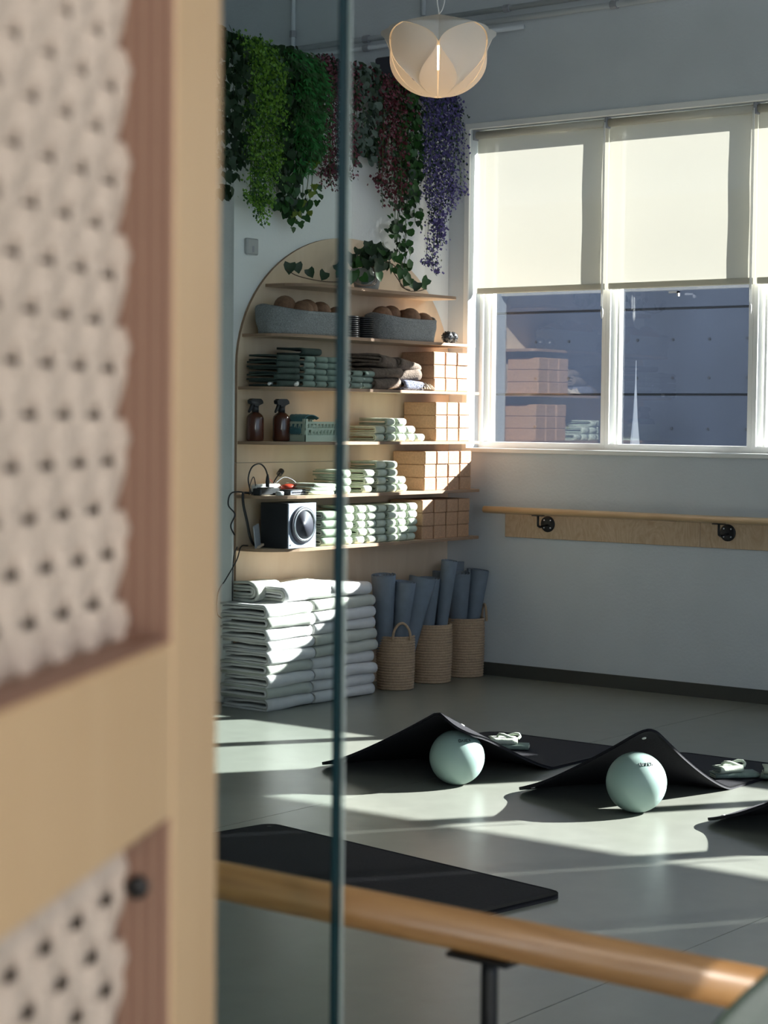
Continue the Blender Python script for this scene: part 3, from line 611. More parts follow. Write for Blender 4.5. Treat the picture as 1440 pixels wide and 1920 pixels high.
obj('screw', MB().lathe([(.005, 0), (.005, .003)], 8).mesh('screw', 'ring'), spk, (-.095, -.089, .020), (PI/2, 0, 0))

# ------------------------------------------------------------ blanket stacks
bv = [fmesh('blanket', ['cream', 'cream'], .365, .33, .062, 2, .011, 10, s, .007) for s in (41, 42, 43)]
bs = [fmesh('blanket_sage', ['sagebl', 'cream'], .365, .33, .062, 2, .011, 10, s, .007) for s in (44, 45)]
bw = [fmesh('blanket_wide', ['cream', 'cream'], .52, .33, .060, 2, .011, 12, s, .007) for s in (46, 47, 48)]
bws = [fmesh('blanket_wide_sage', ['sagebl', 'cream'], .52, .33, .060, 2, .011, 12, s, .007) for s in (49,)]
rr = random.Random(5)
for k in range(9):
    sage = k in (1, 3, 7)
    t = thing('folded_blanket', '%s folded blanket, %s from the floor in the left floor stack' % ('sage' if sage else 'cream', ORD[k]), 'blanket',
              (-1.82+rr.uniform(-.012, .012), -.195+rr.uniform(-.008, .008), .001+.0600*k), (0, 0, rr.uniform(-.02, .02)), 'folded blankets in the left floor stack', (bs if sage else bv)[k % 2])
    sage = k in (4, 5, 8)
    thing('folded_blanket', '%s folded blanket, %s from the floor in the right floor stack' % ('pale sage' if sage else 'cream', ORD[k]), 'blanket',
              (-1.372+rr.uniform(-.008, .008), -.195+rr.uniform(-.01, .01), .001+.0605*k), (0, 0, rr.uniform(-.015, .015)), 'folded blankets in the right floor stack', (bws[0] if sage else bw[k % 3]))
thing('folded_blanket', 'cream folded blanket bridging the top of the left floor stack', 'blanket', (-1.62, -.185, .545), (0, -.03, -.03), None, fmesh('blanket_top', ['cream', 'sagebl'], .42, .30, .085, 3, .012, 12, 51, .008))
thing('folded_blanket', 'cream folded blanket on top of the right floor stack', 'blanket', (-1.30, -.19, .550), (0, .02, .03), None, fmesh('blanket_top2', ['cream', 'cream'], .36, .30, .070, 2, .012, 10, 52, .008))
thing('folded_blanket', 'sage folded blanket lying behind the top of the left stack, end frayed', 'blanket', (-1.80, -.10, .545), (0, 0, .1), None, fmesh('blanket_back', ['sagebl', 'sagebl'], .24, .17, .10, 2, .014, 8, 53, .012))

# ------------------------------------------------------------ coiled baskets with rolled mats
def coil_basket(x, y, r, h, lab, handles):
    t = thing('seagrass_basket', lab, 'basket', (x, y, 0), group='coiled seagrass baskets')
    n = int(h/.0150); prof = [(.002, .004), (r*.93, .004)]
    for k in range(n):
        z0 = h*k/n; z1 = h*(k+1)/n; base = r*(.94+.06*math.sin(PI*(k+.5)/n*.8))
        for j in range(4): a = -PI/2+PI*(j+.5)/4; prof.append((base+.0105*math.cos(a), (z0+z1)/2+(z1-z0)/2*math.sin(a)))
    prof += [(r*.93, h-.002)]+[(r*.88, h*.9), (r*.86, .02), (.002, .015)]
    obj('basket_body', MB().lathe(prof, 36).mesh('basket_body', 'coil', True), t)
    for a in handles:
        c, s_ = math.cos(a), math.sin(a); tx, ty = -s_, c; q = []
        for u, z in ((-.052, h-.02), (-.045, h+.03), (-.022, h+.065), (0, h+.075), (.022, h+.065), (.045, h+.03), (.052, h-.02)):
            q.append((c*r*1.0+tx*u+c*.008, s_*r*1.0+ty*u+s_*.008, z))
        obj('handle', MB().tube(smooth_path(q, 4), .0075, 8).mesh('handle', 'coil', True), t)
coil_basket(-.845, -.285, .100, .300, 'leftmost of the three coiled baskets, its loop handle in front', (R(-125), R(55)))
coil_basket(-.475, -.255, .114, .335, 'middle of the three coiled seagrass baskets', ())
coil_basket(-.135, -.250, .107, .345, 'rightmost of the three coiled baskets, in the wall corner', (R(-40),))
def roll_mesh(L, r, turns, t=.005, seed=0):
    mb = MB(); n = int(turns*18); pts = []
    for side in (0, 1):
        q = []
        for i in range(n+1):
            a = i/18*2*PI; rad = r*.30+(r*.70)*i/n; q.append(((rad-side*t)*math.cos(a+seed), (rad-side*t)*math.sin(a+seed)))
        pts += q if side == 0 else q[::-1]
    m = len(pts); nz = 4; vs = []
    for k in range(nz+1):
        for x, y in pts: vs.append((x*(.60+.72*k/nz), y*(.60+.72*k/nz), L*k/nz))
    fs = [(k*m+j, k*m+(j+1) % m, (k+1)*m+(j+1) % m, (k+1)*m+j) for k in range(nz) for j in range(m)]
    half = m//2
    for base in (0, nz*m):
        for j in range(half-1): fs.append((base+j, base+j+1, base+m-2-j, base+m-1-j))
    return mb.add(vs, fs).mesh('mat_roll', 'rollm', True)
rm = [roll_mesh(.60, .062, 3.0, seed=s) for s in (1.0, 2.5, 4.2)]
def mroll(x, y, tx, ty, top, lab, k, wide=1.0):
    b = Vector((x, y, .024)); tp = Vector((x+tx, y+ty, top)); v = (tp-b); q = v.to_track_quat('Z', 'Y').to_euler()
    o_ = thing('rolled_mat', lab, 'mat', b, q, 'slate grey rolled mats standing in the baskets', rm[k % 3]); o_.scale = (wide, wide, v.length/.60)
mroll(-.875, -.235, -0.075, -0.035, .640, 'loosely rolled slate mat at the far left of the left basket, leaning on the blankets', 0, .92)
mroll(-.850, -.285, 0.000, -0.065, .600, 'slate mat with a curling outer flap standing at the front of the left basket', 1, .86)
mroll(-.805, -.280, 0.105, -0.075, .615, 'slate mat leaning right out of the left basket', 2, 1.0)
mroll(-.480, -.290, 0.005, -0.085, .700, 'tallest slate roll, narrow and upright in the middle basket', 0, .66)
mroll(-.500, -.270, -0.020, -0.115, .610, 'thick slate roll at the front of the middle basket', 1, .92) if False else None
mroll(-.535, -.245, -0.020, -0.055, .600, 'slate roll at the left of the middle basket', 1, .84)
mroll(-.425, -.215, 0.035, -0.055, .625, 'slate roll bulging at the right of the middle basket', 2, .80)
mroll(-.148, -.205, -0.090, -0.065, .610, 'slate roll leaning left out of the right basket', 0, .92)
mroll(-.098, -.230, 0.030, -0.065, .622, 'slate roll upright at the right of the right basket', 1, .88)
mroll(-.14, -.185, 0.010, 0.025, .665, 'slate roll at the back of the right basket against the corner', 2, .80)
mroll(-.88, -.30, -0.020, -0.055, .5, 'x', 0) if False else None

# ------------------------------------------------------------ exercise mats with balls
Lm, Wm = 1.32, .635
def mat_surface(u, v, H, Rr):
    # u from the near short edge, v across; corner (0,W) is lifted
    du, dv = u*.95, (Wm-v)
    q = math.hypot(du, dv)/Rr
    z = H*1.04*max(0, 1-q)**1.28 if q < 1 else 0
    q2 = math.hypot(u, v)/.16
    z += .010*max(0, 1-q2)
    return z
def tent_mat(ox, oy, H, lab, W_=Wm, flat=False, L=Lm, mt='matf', th=.012, group=None):
    t = thing('exercise_mat', lab, 'mat', (ox, oy, 0), group=group)
    nu, nv = 56, 34; r = .055 if flat else .085; top = []; P = {}
    def pos(i, j):
        # dense near the lifted corner
        u = L*(i/nu)**1.25; v = W_*(j/nv)
        for cu, su_, cv, sv in ((0, 1, 0, 1), (0, 1, W_, -1), (L, -1, 0, 1), (L, -1, W_, -1)):
            a = (cu+su_*r-u)*su_; b = (cv+sv*r-v)*sv
            if a > 0 and b > 0:
                m = max(a, b); l = math.hypot(a, b); k = m/l
                u = cu+su_*(r-a*k); v = cv+sv*(r-b*k)
        if flat: return Vector((u, -v, .0))
        z = mat_surface(u, v, H, .66)
        pull = .20*z
        return Vector((u-.10+pull*.6-(0), -v+pull*.12, z))
    grid = [[pos(i, j) for j in range(nv+1)] for i in range(nu+1)]
    vs = []
    for lay in (0, 1):
        for i in range(nu+1):
            for j in range(nv+1):
                a = grid[min(i+1, nu)][j]-grid[max(i-1, 0)][j]; b = grid[i][min(j+1, nv)]-grid[i][max(j-1, 0)]
                n = b.cross(a).normalized() if not flat else Vector((0, 0, 1))
                if n.z < 0: n = -n
                vs.append(grid[i][j]+n*(th if lay else .0005))
    m = (nu+1)*(nv+1); fs = []
    for i in range(nu):
        for j in range(nv):
            q = (i*(nv+1)+j, i*(nv+1)+j+1, (i+1)*(nv+1)+j+1, (i+1)*(nv+1)+j); fs.append(q); fs.append(tuple(x+m for x in q[::-1]))
    edge = [(0, j) for j in range(nv)]+[(i, nv) for i in range(nu)]+[(nu, nv-j) for j in range(nv)]+[(nu-i, 0) for i in range(nu)]
    idx = [i*(nv+1)+j for i, j in edge]
    for a, b in zip(idx, idx[1:]+idx[:1]): fs.append((a, b, b+m, a+m))
    obj('mat_sheet', MB().add(vs, fs).mesh('mat_sheet', mt, True), t)
    for uu, vv in ((.06, .06), (.06, W_-.06)):
        i = min(range(nu+1), key=lambda k: abs(L*(k/nu)**1.25-uu)); j = round(vv/W_*nv); c = grid[i][j]
        a = grid[i+1][j]-grid[i-1][j]; b = grid[i][j+1]-grid[i][j-1]; n = b.cross(a).normalized(); n = -n if n.z < 0 else n
        q = n.to_track_quat('Z', 'Y').to_euler()
        obj('eyelet', MB().lathe([(.004, -.001), (.008, -.002), (.009, 0), (.009, th), (.008, th+.002), (.004, th+.001)], 12).mesh('eyelet', 'white' if not flat else 'blackm', True), t, c, q)  # white on lifted mats: light through the hole put into the colour
    return t
GM = 'black exercise mats lifted over a ball'
tent_mat(-3.00, -1.585, .285, 'black mat tented over the left ball, one corner raised', W_=.78, group=GM)
tent_mat(-2.93, -2.555, .330, 'black mat tented over the middle ball, peak highest', W_=.615, group=GM)
tent_mat(-2.97, -3.43, .290, 'black mat at the right edge of the picture, only its low tip in view', group=GM)
fm = tent_mat(0, 0, 0, 'flat charcoal exercise mat lying behind the foreground rail', .60, True, 1.43, 'matf', .016)
fm.location = (-4.12, -2.235, 0); fm.rotation_euler = (0, 0, R(-98.4))
# letters on ball
def ball(x, y, r, lab, rz):
    t = thing('exercise_ball', lab, 'ball', (x, y, r), (0, 0, rz), 'sage exercise balls')
    obj('ball_skin', MB().sphere((0, 0, 0), r, 48).mesh('ball_skin', 'ball', True), t)
    q = MB()
    # six small block capitals printed round the upper front
    rr_ = random.Random(2)
    segs = {'A': [(0, 0, .5, 1), (.5, 1, 1, 0), (.22, .4, .78, .4)], 'K': [(0, 0, 0, 1), (0, .45, .9, 1), (.2, .55, .9, 0)], 'X': [(0, 0, 1, 1), (0, 1, 1, 0)], 'E': [(0, 0, 0, 1), (0, 0, .9, 0), (0, .5, .7, .5), (0, 1, .9, 1)], 'O': [(0, 0, 0, 1), (0, 1, .9, 1), (.9, 1, .9, 0), (.9, 0, 0, 0)]}
    for i, ch in enumerate('OAXEX'[:5]):
        for (x0, y0, x1, y1) in segs[ch]:
            pts = []
            for (a, b) in ((x0, y0), (x1, y1)):
                az = R(24)+(i*1.35+a-3.2)*.10; el = R(42)+b*.11
                pts.append(Vector((math.cos(el)*math.cos(az), math.cos(el)*math.sin(az), math.sin(el)))*(r+.0004))
            q.tube(pts, .0019, 4)
    pl = MB().lathe([(.007, 0), (.007, .002), (.002, .003)], 10)
    obj('lettering', q.mesh('lettering', 'ink'), t)
    obj('valve_plug', pl.mesh('valve_plug', 'white', True), t, (math.cos(R(95))*math.cos(-.2)*r*.2-.065, .02, r*.80), (0, R(-35), 0))
ball(-2.985, -2.255, .1135, 'sage exercise ball under the left tented mat', R(215))
ball(-3.00, -3.115, .1165, 'sage exercise ball under the middle tented mat', R(213))
ball(-3.02, -3.96, .1150, 'sage exercise ball under the right tented mat', R(213))
# band bundles on the mats
def band_bundle(x, y, rz, lab, s=1):
    t = thing('folded_band', lab, 'exercise band', (x, y, .014), (0, 0, rz), 'sage bands bundled on the mats')
    obj('strap', fmesh('strap', ['green', 'mint2'], .20, .09, .022, 1, .005, 5, 61+int(s*7), .004), t)
    obj('strap', fmesh('strap', ['mint2', 'green'], .13, .075, .030, 1, .005, 5, 62+int(s*9), .003), t, (-.03, -.01, .021), (0, 0, .25))
    loop = [(.05*math.cos(a), .02*math.sin(a), .055+.010*math.sin(a*2)) for a in [i*PI/6 for i in range(13)]]
    obj('loop', MB().tube(loop, .007, 6).mesh('loop', 'mint2', True), t)
band_bundle(-2.16, -1.95, R(-60), 'rolled sage band bundle on the left tented mat', 1)
band_bundle(-2.13, -3.07, R(-40), 'folded sage band bundle on the middle tented mat, left one', 2)
band_bundle(-2.02, -3.25, R(-70), 'folded sage band bundle on the middle tented mat, right one', 3)

# ------------------------------------------------------------ wall barre
wb = thing('wall_barre', 'pale wooden barre on the window wall with a plywood backing board', 'barre', (0, -.44, .82))
for k in range(4): obj('backing_board', MB().box(-.016, -.001, -1.285*(k+1)+.001, -1.285*k-.001, 0, .148, .002).mesh('backing_board', 'ply_wave'), wb)
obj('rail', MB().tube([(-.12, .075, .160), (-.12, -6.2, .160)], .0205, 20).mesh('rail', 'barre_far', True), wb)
for k in range(5):
    y = -.30-k*1.155
    f = obj('flange', MB().lathe([(.046, 0), (.046, .006), (.040, .009), (.012, .009)], 28).mesh('flange', 'blackm', True), wb, (-.016, y, .086), (0, -PI/2, 0))
    for a in range(4): obj('screw', MB().lathe([(.005, 0), (.0055, .002), (.003, .003)], 8).mesh('screw', 'ring', True), f, (.030*math.cos(a*PI/2+.78), .030*math.sin(a*PI/2+.78), .008))
    obj('arm', MB().tube([(-.020, y, .080), (-.10, y+.0, .072), (-.118, y, .080), (-.12, y, .095), (-.12, y, .136)], .007, 8).mesh('arm', 'blackm', True), wb)
    obj('saddle', MB().box(-.135, -.105, y-.035, y+.035, .1345, .1395).mesh('saddle', 'blackm'), wb)

# near barre on the glass side
nb = thing('near_barre', 'blurred wooden barre crossing the foreground in front of the flat mat', 'barre', (-8.0, -6.20, 1.0))
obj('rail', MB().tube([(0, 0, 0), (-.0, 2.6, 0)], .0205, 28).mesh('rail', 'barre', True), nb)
obj('saddle', MB().box(-.016, .016, .262, .333, -.0245, -.0195).mesh('saddle', 'blackm'), nb)
obj('arm', MB().tube(smooth_path([(0, .292, -.022), (0, .292, -.09), (-.002, .292, -.115), (-.018, .292, -.13), (-.045, .292, -.135)], 4), .0085, 12).mesh('arm', 'blackm', True), nb)
obj('flange', MB().lathe([(.04, 0), (.04, .006), (.01, .007)], 20).mesh('flange', 'blackm', True), nb, (-.041, .292, -.135-.0), (0, PI/2, 0))
struct('trim_5', MB().box(-8.12, -8.04, -5.96, -5.86, .78, .91).mesh('trim_5', 'paint'))

# ------------------------------------------------------------ glass partition
gp = thing('glass_panel', 'clear glass panel with a dark green edge between the door and the barre', 'glass panel', (-8.085, -5.784, .78))
obj('pane', MB().box(-.006, .006, .002, 2.6, 0, 2.6).mesh('pane', 'pane'), gp)
obj('glass_edge', MB().box(-.006, .006, 0, .0018, 0, 2.6).mesh('glass_edge', 'pane_edge'), gp)

obj('glint_strip', MB().box(.0061, .0080, -.0035, .002, 0, 2.6).mesh('glint_strip', 'glint'), gp)  # added pale strip standing in for the window's reflection on the edge
# ------------------------------------------------------------ door with woven cane
ang = R(28.7); U = Vector((math.cos(ang), math.sin(ang), 0))
DP = Vector((-8.8489, -6.3005, 0))+U*.0922     # free edge of the door on its near face
dr = thing('cane_door', 'open beech door with woven cane panels, blurred at the left edge', 'door', DP, (0, 0, ang))
# local: x from 0 (free edge) to negative, y = + into the door thickness (away from the viewer side)
ZA, ZB = 1.2975, 1.386
obj('stile', MB().box(-.0922, 0, 0, .052, .01, 2.3, .002).mesh('stile', 'door'), dr)
obj('stile', MB().box(-.85, -.76, 0, .052, .01, 2.3, .002).mesh('stile', 'door'), dr)
for z0, z1 in ((ZA, ZB), (.01, .12), (2.2, 2.3)): obj('rail', MB().box(-.76, -.0924, 0, .052, z0, z1, .002).mesh('rail', 'door'), dr)
cv = MB(); ch_ = MB(); 
def strand(L, ph, nm, flatw=.0198):
    q = MB(); n = max(8, int(L/.0076)); vs = []
    for i in range(n+1):
        x = L*i/n; zz = .0030*math.cos(PI*x/.0228+ph)
        for a, b in ((-flatw/2, -.0012), (0, .0022), (flatw/2, -.0012)): vs.append((x, zz-b, a))
    return q.add(vs, [(i*3+j, i*3+j+1, (i+1)*3+j+1, (i+1)*3+j) for i in range(n) for j in range(2)]).mesh(nm, 'cane', True)
for (pz0, pz1) in ((ZB, 2.2), (.12, ZA)):
    wf = .76-.0922; hh = pz1-pz0
    obj('panel_backing', MB().box(-.76, -.0922, .034, .038, pz0, pz1).mesh('panel_backing', 'cane_back'), dr)
    hs = [strand(wf, 0, 'cane_strand'), strand(wf, PI, 'cane_strand')]; vs_ = [strand(hh, 0, 'cane_strand'), strand(hh, PI, 'cane_strand')]
    n = int(hh/.0228)
    for i in range(n): obj('cane_strand', hs[i % 2], dr, (-.76, .0265, pz0+.0114+i*.0228))
    n = int(wf/.0228)
    for i in range(n): obj('cane_strand', vs_[(i+1) % 2], dr, (-.0922-.0114-i*.0228, .0265, pz0), (0, -PI/2, 0))
    # layered reveal on the far side of the recess, and a lip at the bottom or top
    for k in range(9):
        obj('plywood_layer', MB().box(-.0942 if k % 2 else -.0935, -.092, .001+k*.0035, .001+(k+1)*.0035-.0003, pz0, pz1).mesh('plywood_layer', 'reed1' if k % 2 else 'reed2'), dr)
    obj('panel_lip', MB().box(-.76, -.0945, .004, .024, pz0-.0005, pz0+.003).mesh('panel_lip', 'reed1'), dr)
obj('screw', MB().lathe([(.006, 0), (.006, .003), (.002, .004)], 12).mesh('screw', 'blackm', True), dr, (-.0945, .017, 1.262), (0, -PI/2, 0))
obj('hinge', MB().box(-.004, .003, .012, .04, 1.66, 1.69).tube([(.002, .05, 1.655), (.002, .05, 1.695)], .005, 8).mesh('hinge', 'reed1'), dr)

# ------------------------------------------------------------ plant at the bottom right corner
lpn = thing('rubber_plant', 'dark glossy leaf of a plant poking up at the bottom right corner', 'plant', (-8.42, -6.80, 0))
obj('pot', MB().lathe([(.10, 0), (.11, .01), (.14, .26), (.13, .26), (.12, .24), (.01, .235)], 28).mesh('pot', 'conc', True), lpn)
obj('stem', MB().tube(smooth_path([(0, 0, .23), (.02, .10, .5), (.05, .30, .76), (.09, .46, .89), (.103, .519, .970)], 5), .008, 8).mesh('stem', 'stemb', True), lpn)
lf = MB(); vs = []
for i in range(13):
    u = i/12; wd = .085*math.sin(PI*min(1, u*.93+.05))**.7
    for j in range(9):
        v = j/4-1; vs.append((v*wd, u*.26, .03*math.sin(u*2.4)-.018*(1-v*v)*-1-.006*math.sin(v*9)))
lf.add(vs, [(i*9+j, i*9+j+1, (i+1)*9+j+1, (i+1)*9+j) for i in range(12) for j in range(8)])
rub = mat('rubber_leaf', (.035, .062, .040), .22, spec=.6, noise_s=12, noise_a=.4)
lm = lf.mesh('leaf', rub, True)
LEAF = [((.02, .1, .62), (R(20), 0, R(120)), 1), ((.02, .06, .5), (R(30), 0, R(-150)), 1), ((.04, .15, .72), (R(10), 0, R(60)), .9)]
for p, e, s_ in LEAF: obj('leaf', lm, lpn, p, e, s_)

lv = obj('leaf', lm, lpn)
Lx = Vector((.4135, -.5836, -.6989)).normalized(); Ly = Vector((.4567, -.5312, .7136)).normalized(); Lz = Lx.cross(Ly).normalized(); Ly = Lz.cross(Lx)
lv.matrix_local = Matrix.Translation((.103, .519, .970)) @ Matrix(((Lx.x, Ly.x, Lz.x), (Lx.y, Ly.y, Lz.y), (Lx.z, Ly.z, Lz.z))).to_4x4() @ Matrix.Diagonal((.48, .95, .35, 1))
# ------------------------------------------------------------ pendant lamp
PLc = Vector((-3.077, -2.186, 2.962))
pl = thing('pendant_lamp', 'white petal-shaped pendant lamp glowing warm inside, hanging at the top', 'lamp', PLc)
NS = 5; RA = .238; HB = -.165; HT = .165
A0 = math.atan2(CAM.y-PLc.y, CAM.x-PLc.x)
def prof_r(t):   # t 0 bottom .. 1 shoulder
    return RA*(1-(1-t)**2.6)**.45*(.90+.10*t) if t < 1 else RA
def shade_pt(th, t, k=1.0):
    # th within sector -.5...5 ; seam at +-.5 lies deeper
    lob = 1-.13*(abs(th)*2)**1.5*(.4+.6*t)
    r_ = prof_r(t)*lob*k; return r_
def leaf_half(t):
    u = (t-.03)/.97
    return .478*math.sin(PI*min(1, max(0, u))**1.9)**.8 if 0 < u < 1 else 0
TM = .03+.97*(.5**(1/1.9))
def inv(th, upper):
    a, b = (TM, 1.0) if upper else (.03, TM)
    if abs(th) >= .478: return TM
    for _ in range(30):
        m_ = (a+b)/2; big = leaf_half(m_) > abs(th)
        if upper: a, b = (m_, b) if big else (a, m_)
        else: a, b = (a, m_) if big else (m_, b)
    return (a+b)/2
ZS = HT*.60
def P3(a0, th, t, k=1.0, din=0):
    r_ = shade_pt(th, t)*k-din; an = a0+th*2*PI/NS; return (r_*math.cos(an), r_*math.sin(an), HB+(ZS-HB)*t)
def quads(nu, nv): return [(i*(nv+1)+j, i*(nv+1)+j+1, (i+1)*(nv+1)+j+1, (i+1)*(nv+1)+j) for i in range(nu) for j in range(nv)]
for s_ in range(NS):
    a0 = A0+(s_+.5)*2*PI/NS
    nu, nv = 24, 14; vs = []
    for i in range(nu+1):
        t = .03+.97*i/nu; hw = leaf_half(t) if 0 < i < nu else .002
        for j in range(nv+1):
            u = 2*j/nv-1; vs.append(P3(a0, hw*u, t, 1.0, .030*(1-u*u)*math.sin(PI*i/nu)+.004))
    obj('petal', MB().add(vs, quads(nu, nv)).mesh('petal', 'lamppetal', True), pl)
    nu, nv = 12, 24; vs = []
    for i in range(nu+1):
        for j in range(nv+1):
            th = (j/nv-.5)*.965; vs.append(P3(a0, th, max(.001, inv(th, False)*i/nu), 1.0))
    obj('lower_lobe', MB().add(vs, quads(nu, nv)).mesh('lower_lobe', 'lampsheet', True), pl)
    nu, nv = 14, 24; vs = []
    for i in range(nu+1):
        for j in range(nv+1):
            th = (j/nv-.5); f = i/nu
            if f <= .6: vs.append(P3(a0, th, inv(th, True)+(1-inv(th, True))*f/.6, 1.012))
            else:
                g = (f-.6)/.4; x, y, z = P3(a0, th, 1, 1.012); vs.append((x*(1-g*.97), y*(1-g*.97), z+(HT-ZS)*g**.9))
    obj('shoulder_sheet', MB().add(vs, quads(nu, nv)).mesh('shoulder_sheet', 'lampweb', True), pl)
bu = obj('bulb', MB().sphere((0, 0, 0), .026, 16, None, (1, 1, 2.2)).mesh('bulb', 'bulb', True), pl, (0, 0, .0))
obj('socket', MB().lathe([(.018, .03), (.020, .05), (.020, .09), (.008, .11)], 14).mesh('socket', 'white', True), pl)
obj('cord', MB().tube(smooth_path([(0, 0, .10), (0, 0, .17), (-.008, .004, .24), (-.004, 0, .45), (0, 0, 2.03)], 5), .0032, 6).mesh('cord', 'white', True), pl)
obj('cord', MB().tube(smooth_path([(0, 0, .165), (.010, -.012, .19), (.014, -.018, .24), (.006, -.004, .33), (.004, 0, .5)], 5), .0026, 6).mesh('cord', 'white', True), pl)
obj('canopy', MB().lathe([(.05, 2.03), (.05, 2.015), (.01, 2.01)], 20).mesh('canopy', 'white', True), pl)
bl_ = bpy.data.lights.new('bulb_light', 'POINT'); bl_.energy = 2.6; bl_.color = (1, .62, .34); bl_.shadow_soft_size = .034
lo_ = bpy.data.objects.new('bulb_light', bl_); COL.objects.link(lo_); lo_.parent = pl; lo_.location = (0, 0, -.001)

# ------------------------------------------------------------ hanging greenery on the partition top
def strand_path(rnd, x, top, bottom, y0):
    yy = y0-rnd.uniform(0, .05); xx = x
    pts = [(xx, -.012, top+.0), (xx+rnd.uniform(-.02, .02), -.03, top+.05+rnd.uniform(0, .05)), (xx+rnd.uniform(-.03, .03), yy, top-.05)]
    z = top-.05; 
    while z > bottom:
        z -= .22; xx += rnd.uniform(-.02, .02); pts.append((xx, yy+rnd.uniform(-.02, .02), max(z, bottom)))
    return smooth_path(pts, 5)
def garland(name, label, x0, x1, top, bottoms, strands, leaf, dens, size, mats, stemm='stem', seed=1, parts=None, part_n=0, part_size=.05, yd=-.05, clump=1.0, short=.35):
    rnd = random.Random(seed); cx = (x0+x1)/2
    t = thing(name, label, 'hanging plant', (cx, 0, top), group='hanging garlands above the arch'); fol = MB(); stm = MB(); plist = []
    for s_ in range(strands):
        f = (s_+.5)/strands; x = x0+(x1-x0)*f+rnd.uniform(-.01, .01)
        b = bottoms[min(len(bottoms)-1, int(f*len(bottoms)))]; b = b+(top-b)*(short*rnd.random()**1.5)
        P_ = [p-Vector((cx, 0, top)) for p in strand_path(rnd, x, top, b, yd)]
        stm.tube(P_, .0022, 4, False)
        L = len(P_)
        for k in range(L-1):
            nd = dens*(1.25 if k < L*.55 else .8); cnt = int(nd)+(1 if rnd.random() < nd % 1 else 0)
            for _ in range(cnt):
                q = P_[k].lerp(P_[k+1], rnd.random()); sp_ = .032*clump*(1.0 if k < L*.8 else .75)
                q = q+Vector((rnd.gauss(0, sp_), rnd.gauss(0, sp_*.55)-.012, rnd.gauss(0, sp_*.5)))
                if q.y > -.006: q.y = -.006-rnd.random()*.02 if q.z < .0 else q.y
                sz = size*rnd.uniform(.6, 1.2); a = rnd.uniform(-PI, PI)*.6; ti = rnd.uniform(-.7, .7)
                ux = Vector((math.cos(a), math.sin(a)*.7, math.sin(ti)*.6)).normalized(); dz = Vector((rnd.uniform(-.5, .5), rnd.uniform(-.6, .1), -1)).normalized()
                mi = rnd.randrange(len(mats))
                if leaf == 'dot':
                    fol.add([q-ux*sz*.5, q+dz*sz*.5, q+ux*sz*.5, q-dz*sz*.5], [(0, 1, 2, 3)], mi)
                elif leaf == 'fine':
                    for w_ in range(3):
                        d2 = (dz+Vector((rnd.uniform(-1, 1), rnd.uniform(-.6, .3), rnd.uniform(-.3, .6)))).normalized(); u2 = d2.cross(Vector((0, 1, 0))).normalized()
                        fol.add([q, q+d2*sz*.5+u2*sz*.12, q+d2*sz, q+d2*sz*.5-u2*sz*.12], [(0, 1, 2, 3)], mi)
                else:
                    fol.add([q, q+dz*sz*.15+ux*sz*.5, q+dz*sz*.6+ux*sz*.36, q+dz*sz, q+dz*sz*.6-ux*sz*.36, q+dz*sz*.15-ux*sz*.5], [(0, 1, 2, 3), (0, 3, 4, 5)], mi)
        if parts:
            for k in range(int(L*.45), L): plist.append(P_[k])
    stuff(obj('foliage', fol.mesh('foliage', mats, False), t)); stuff(obj('stems', stm.mesh('stems', stemm), t))
    if parts:
        lms = [leaf_mesh('leaf', parts, m_, part_size) for m_ in mats]; rnd.shuffle(plist)
        for q in plist[:part_n]:
            q = q+Vector((rnd.uniform(-.03, .03), -.02-rnd.random()*.02, rnd.uniform(-.02, .02)))
            obj('leaf', rnd.choice(lms), t, q, (rnd.uniform(-.5, .1), rnd.uniform(-.6, .6), rnd.uniform(-.9, .3)-.4), rnd.uniform(.7, 1.15))
    return t
TP = 3.36
gr_ = thing('garland_rail', 'thin dark rod along the top edge of the white wall carrying the garlands', 'rod', (-.95, -.022, TP+.006))
obj('rod', MB().tube([(-1.22, 0, 0), (.90, 0, 0)], .007, 8).mesh('rod', 'blackm', True), gr_)
for k in range(5): obj('hook', MB().box(-.006, .006, -.006, .03, -.012, -.006).mesh('hook', 'blackm'), gr_, (-.88+.44*k, 0, 0))
garland('ivy_garland', 'very dark ivy hanging at the far left beside the door', -2.18, -1.92, TP+.02, [2.62, 2.78], 8, 'leaf', 2.4, .055, ['leafd'], seed=3, parts='ivy', part_n=34, part_size=.062, yd=-.06)
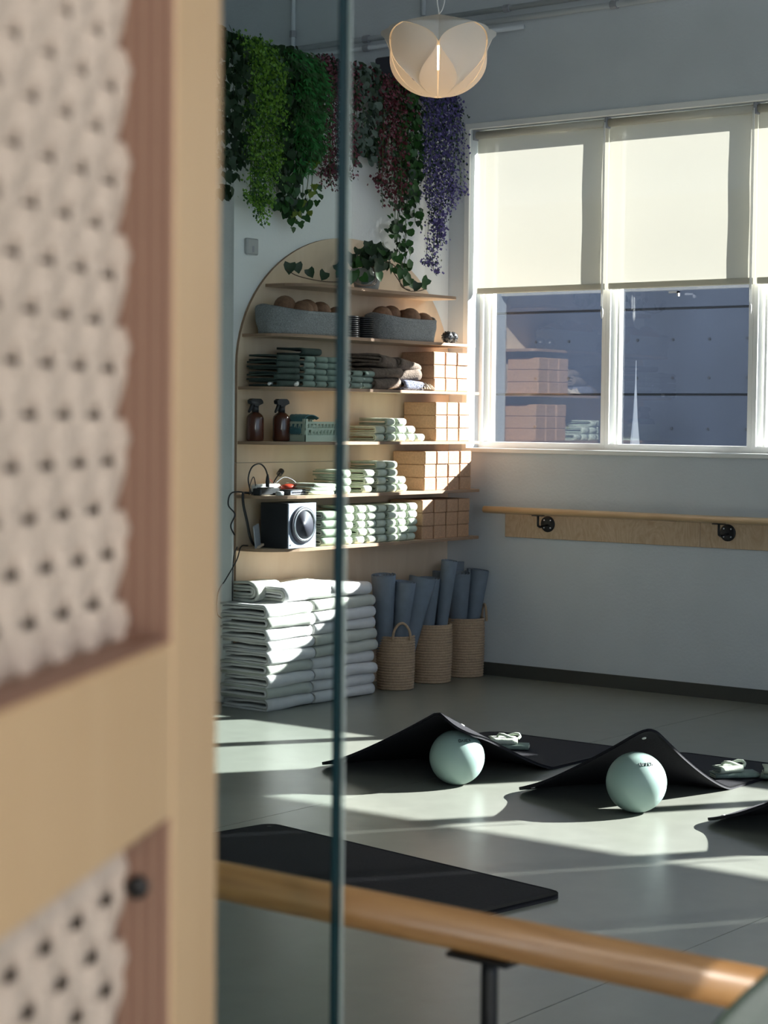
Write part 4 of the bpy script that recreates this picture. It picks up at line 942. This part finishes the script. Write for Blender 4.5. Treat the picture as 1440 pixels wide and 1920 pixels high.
garland('asparagus_garland', 'lime green fine-leaved garland, second from the left', -1.93, -1.68, TP, [2.62, 2.50, 2.60, 2.72], 16, 'dot', 17, .018, ['leafl', 'leafm', 'leafl'], seed=4, yd=-.09, clump=1.05, short=.3)
garland('ivy_garland', 'dark heart-leaved ivy right of the lime green garland', -1.66, -1.47, TP, [2.60, 2.55], 9, 'leaf', 2.6, .045, ['leafd', 'leafd', 'leafm'], seed=5, parts='heart', part_n=46, part_size=.058, yd=-.05, short=.25)
garland('fern_garland', 'bright green feathery garland left of the glass edge', -1.53, -1.35, TP-.02, [2.88, 2.82, 2.86], 11, 'fine', 11, .042, ['leafb', 'leafm'], seed=6, yd=-.09, short=.2)
garland('ivy_garland', 'yellow-green ivy sprigs below the bright green garland', -1.47, -1.33, TP-.05, [2.50, 2.58], 4, 'leaf', .8, .035, ['leafy', 'leafm'], seed=7, parts='ivy', part_n=20, part_size=.052, yd=-.045, short=.12)
garland('blossom_garland', 'dusty pink blossom garland behind the glass edge', -1.33, -1.02, TP-.01, [2.70, 2.72, 2.82, 2.80], 16, 'dot', 10, .017, ['pink', 'burg', 'pink', 'leafd'], seed=8, yd=-.06, short=.3)
garland('eucalyptus_garland', 'grey-green eucalyptus with round leaves right of the pink blossom', -1.03, -.76, TP, [2.90, 2.86, 2.95], 9, 'leaf', 2.6, .048, ['leafg', 'leafg', 'leafd'], seed=9, parts='round', part_n=40, part_size=.055, yd=-.06, short=.3)
garland('berry_garland', 'burgundy blossom garland below the pendant lamp', -.83, -.60, TP-.03, [2.80, 2.66, 2.76], 13, 'dot', 9, .020, ['burg', 'burg', 'pink', 'leafd'], seed=10, yd=-.09, short=.25)
garland('pothos_garland', 'mid green round-leaved garland hanging lowest under the lamp', -.66, -.42, TP-.03, [2.42, 2.36, 2.52, 2.72], 10, 'leaf', 3.2, .036, ['leafm', 'leafm', 'leafd'], seed=11, parts='round', part_n=70, part_size=.046, yd=-.06, short=.35)
garland('wisteria_garland', 'purple wisteria garland at the right end beside the window wall', -.40, -.10, TP+.0, [2.62, 2.34, 2.50, 2.66], 18, 'dot', 15, .017, ['purple', 'purple', 'purple', 'leafd'], seed=12, yd=-.09, short=.35)
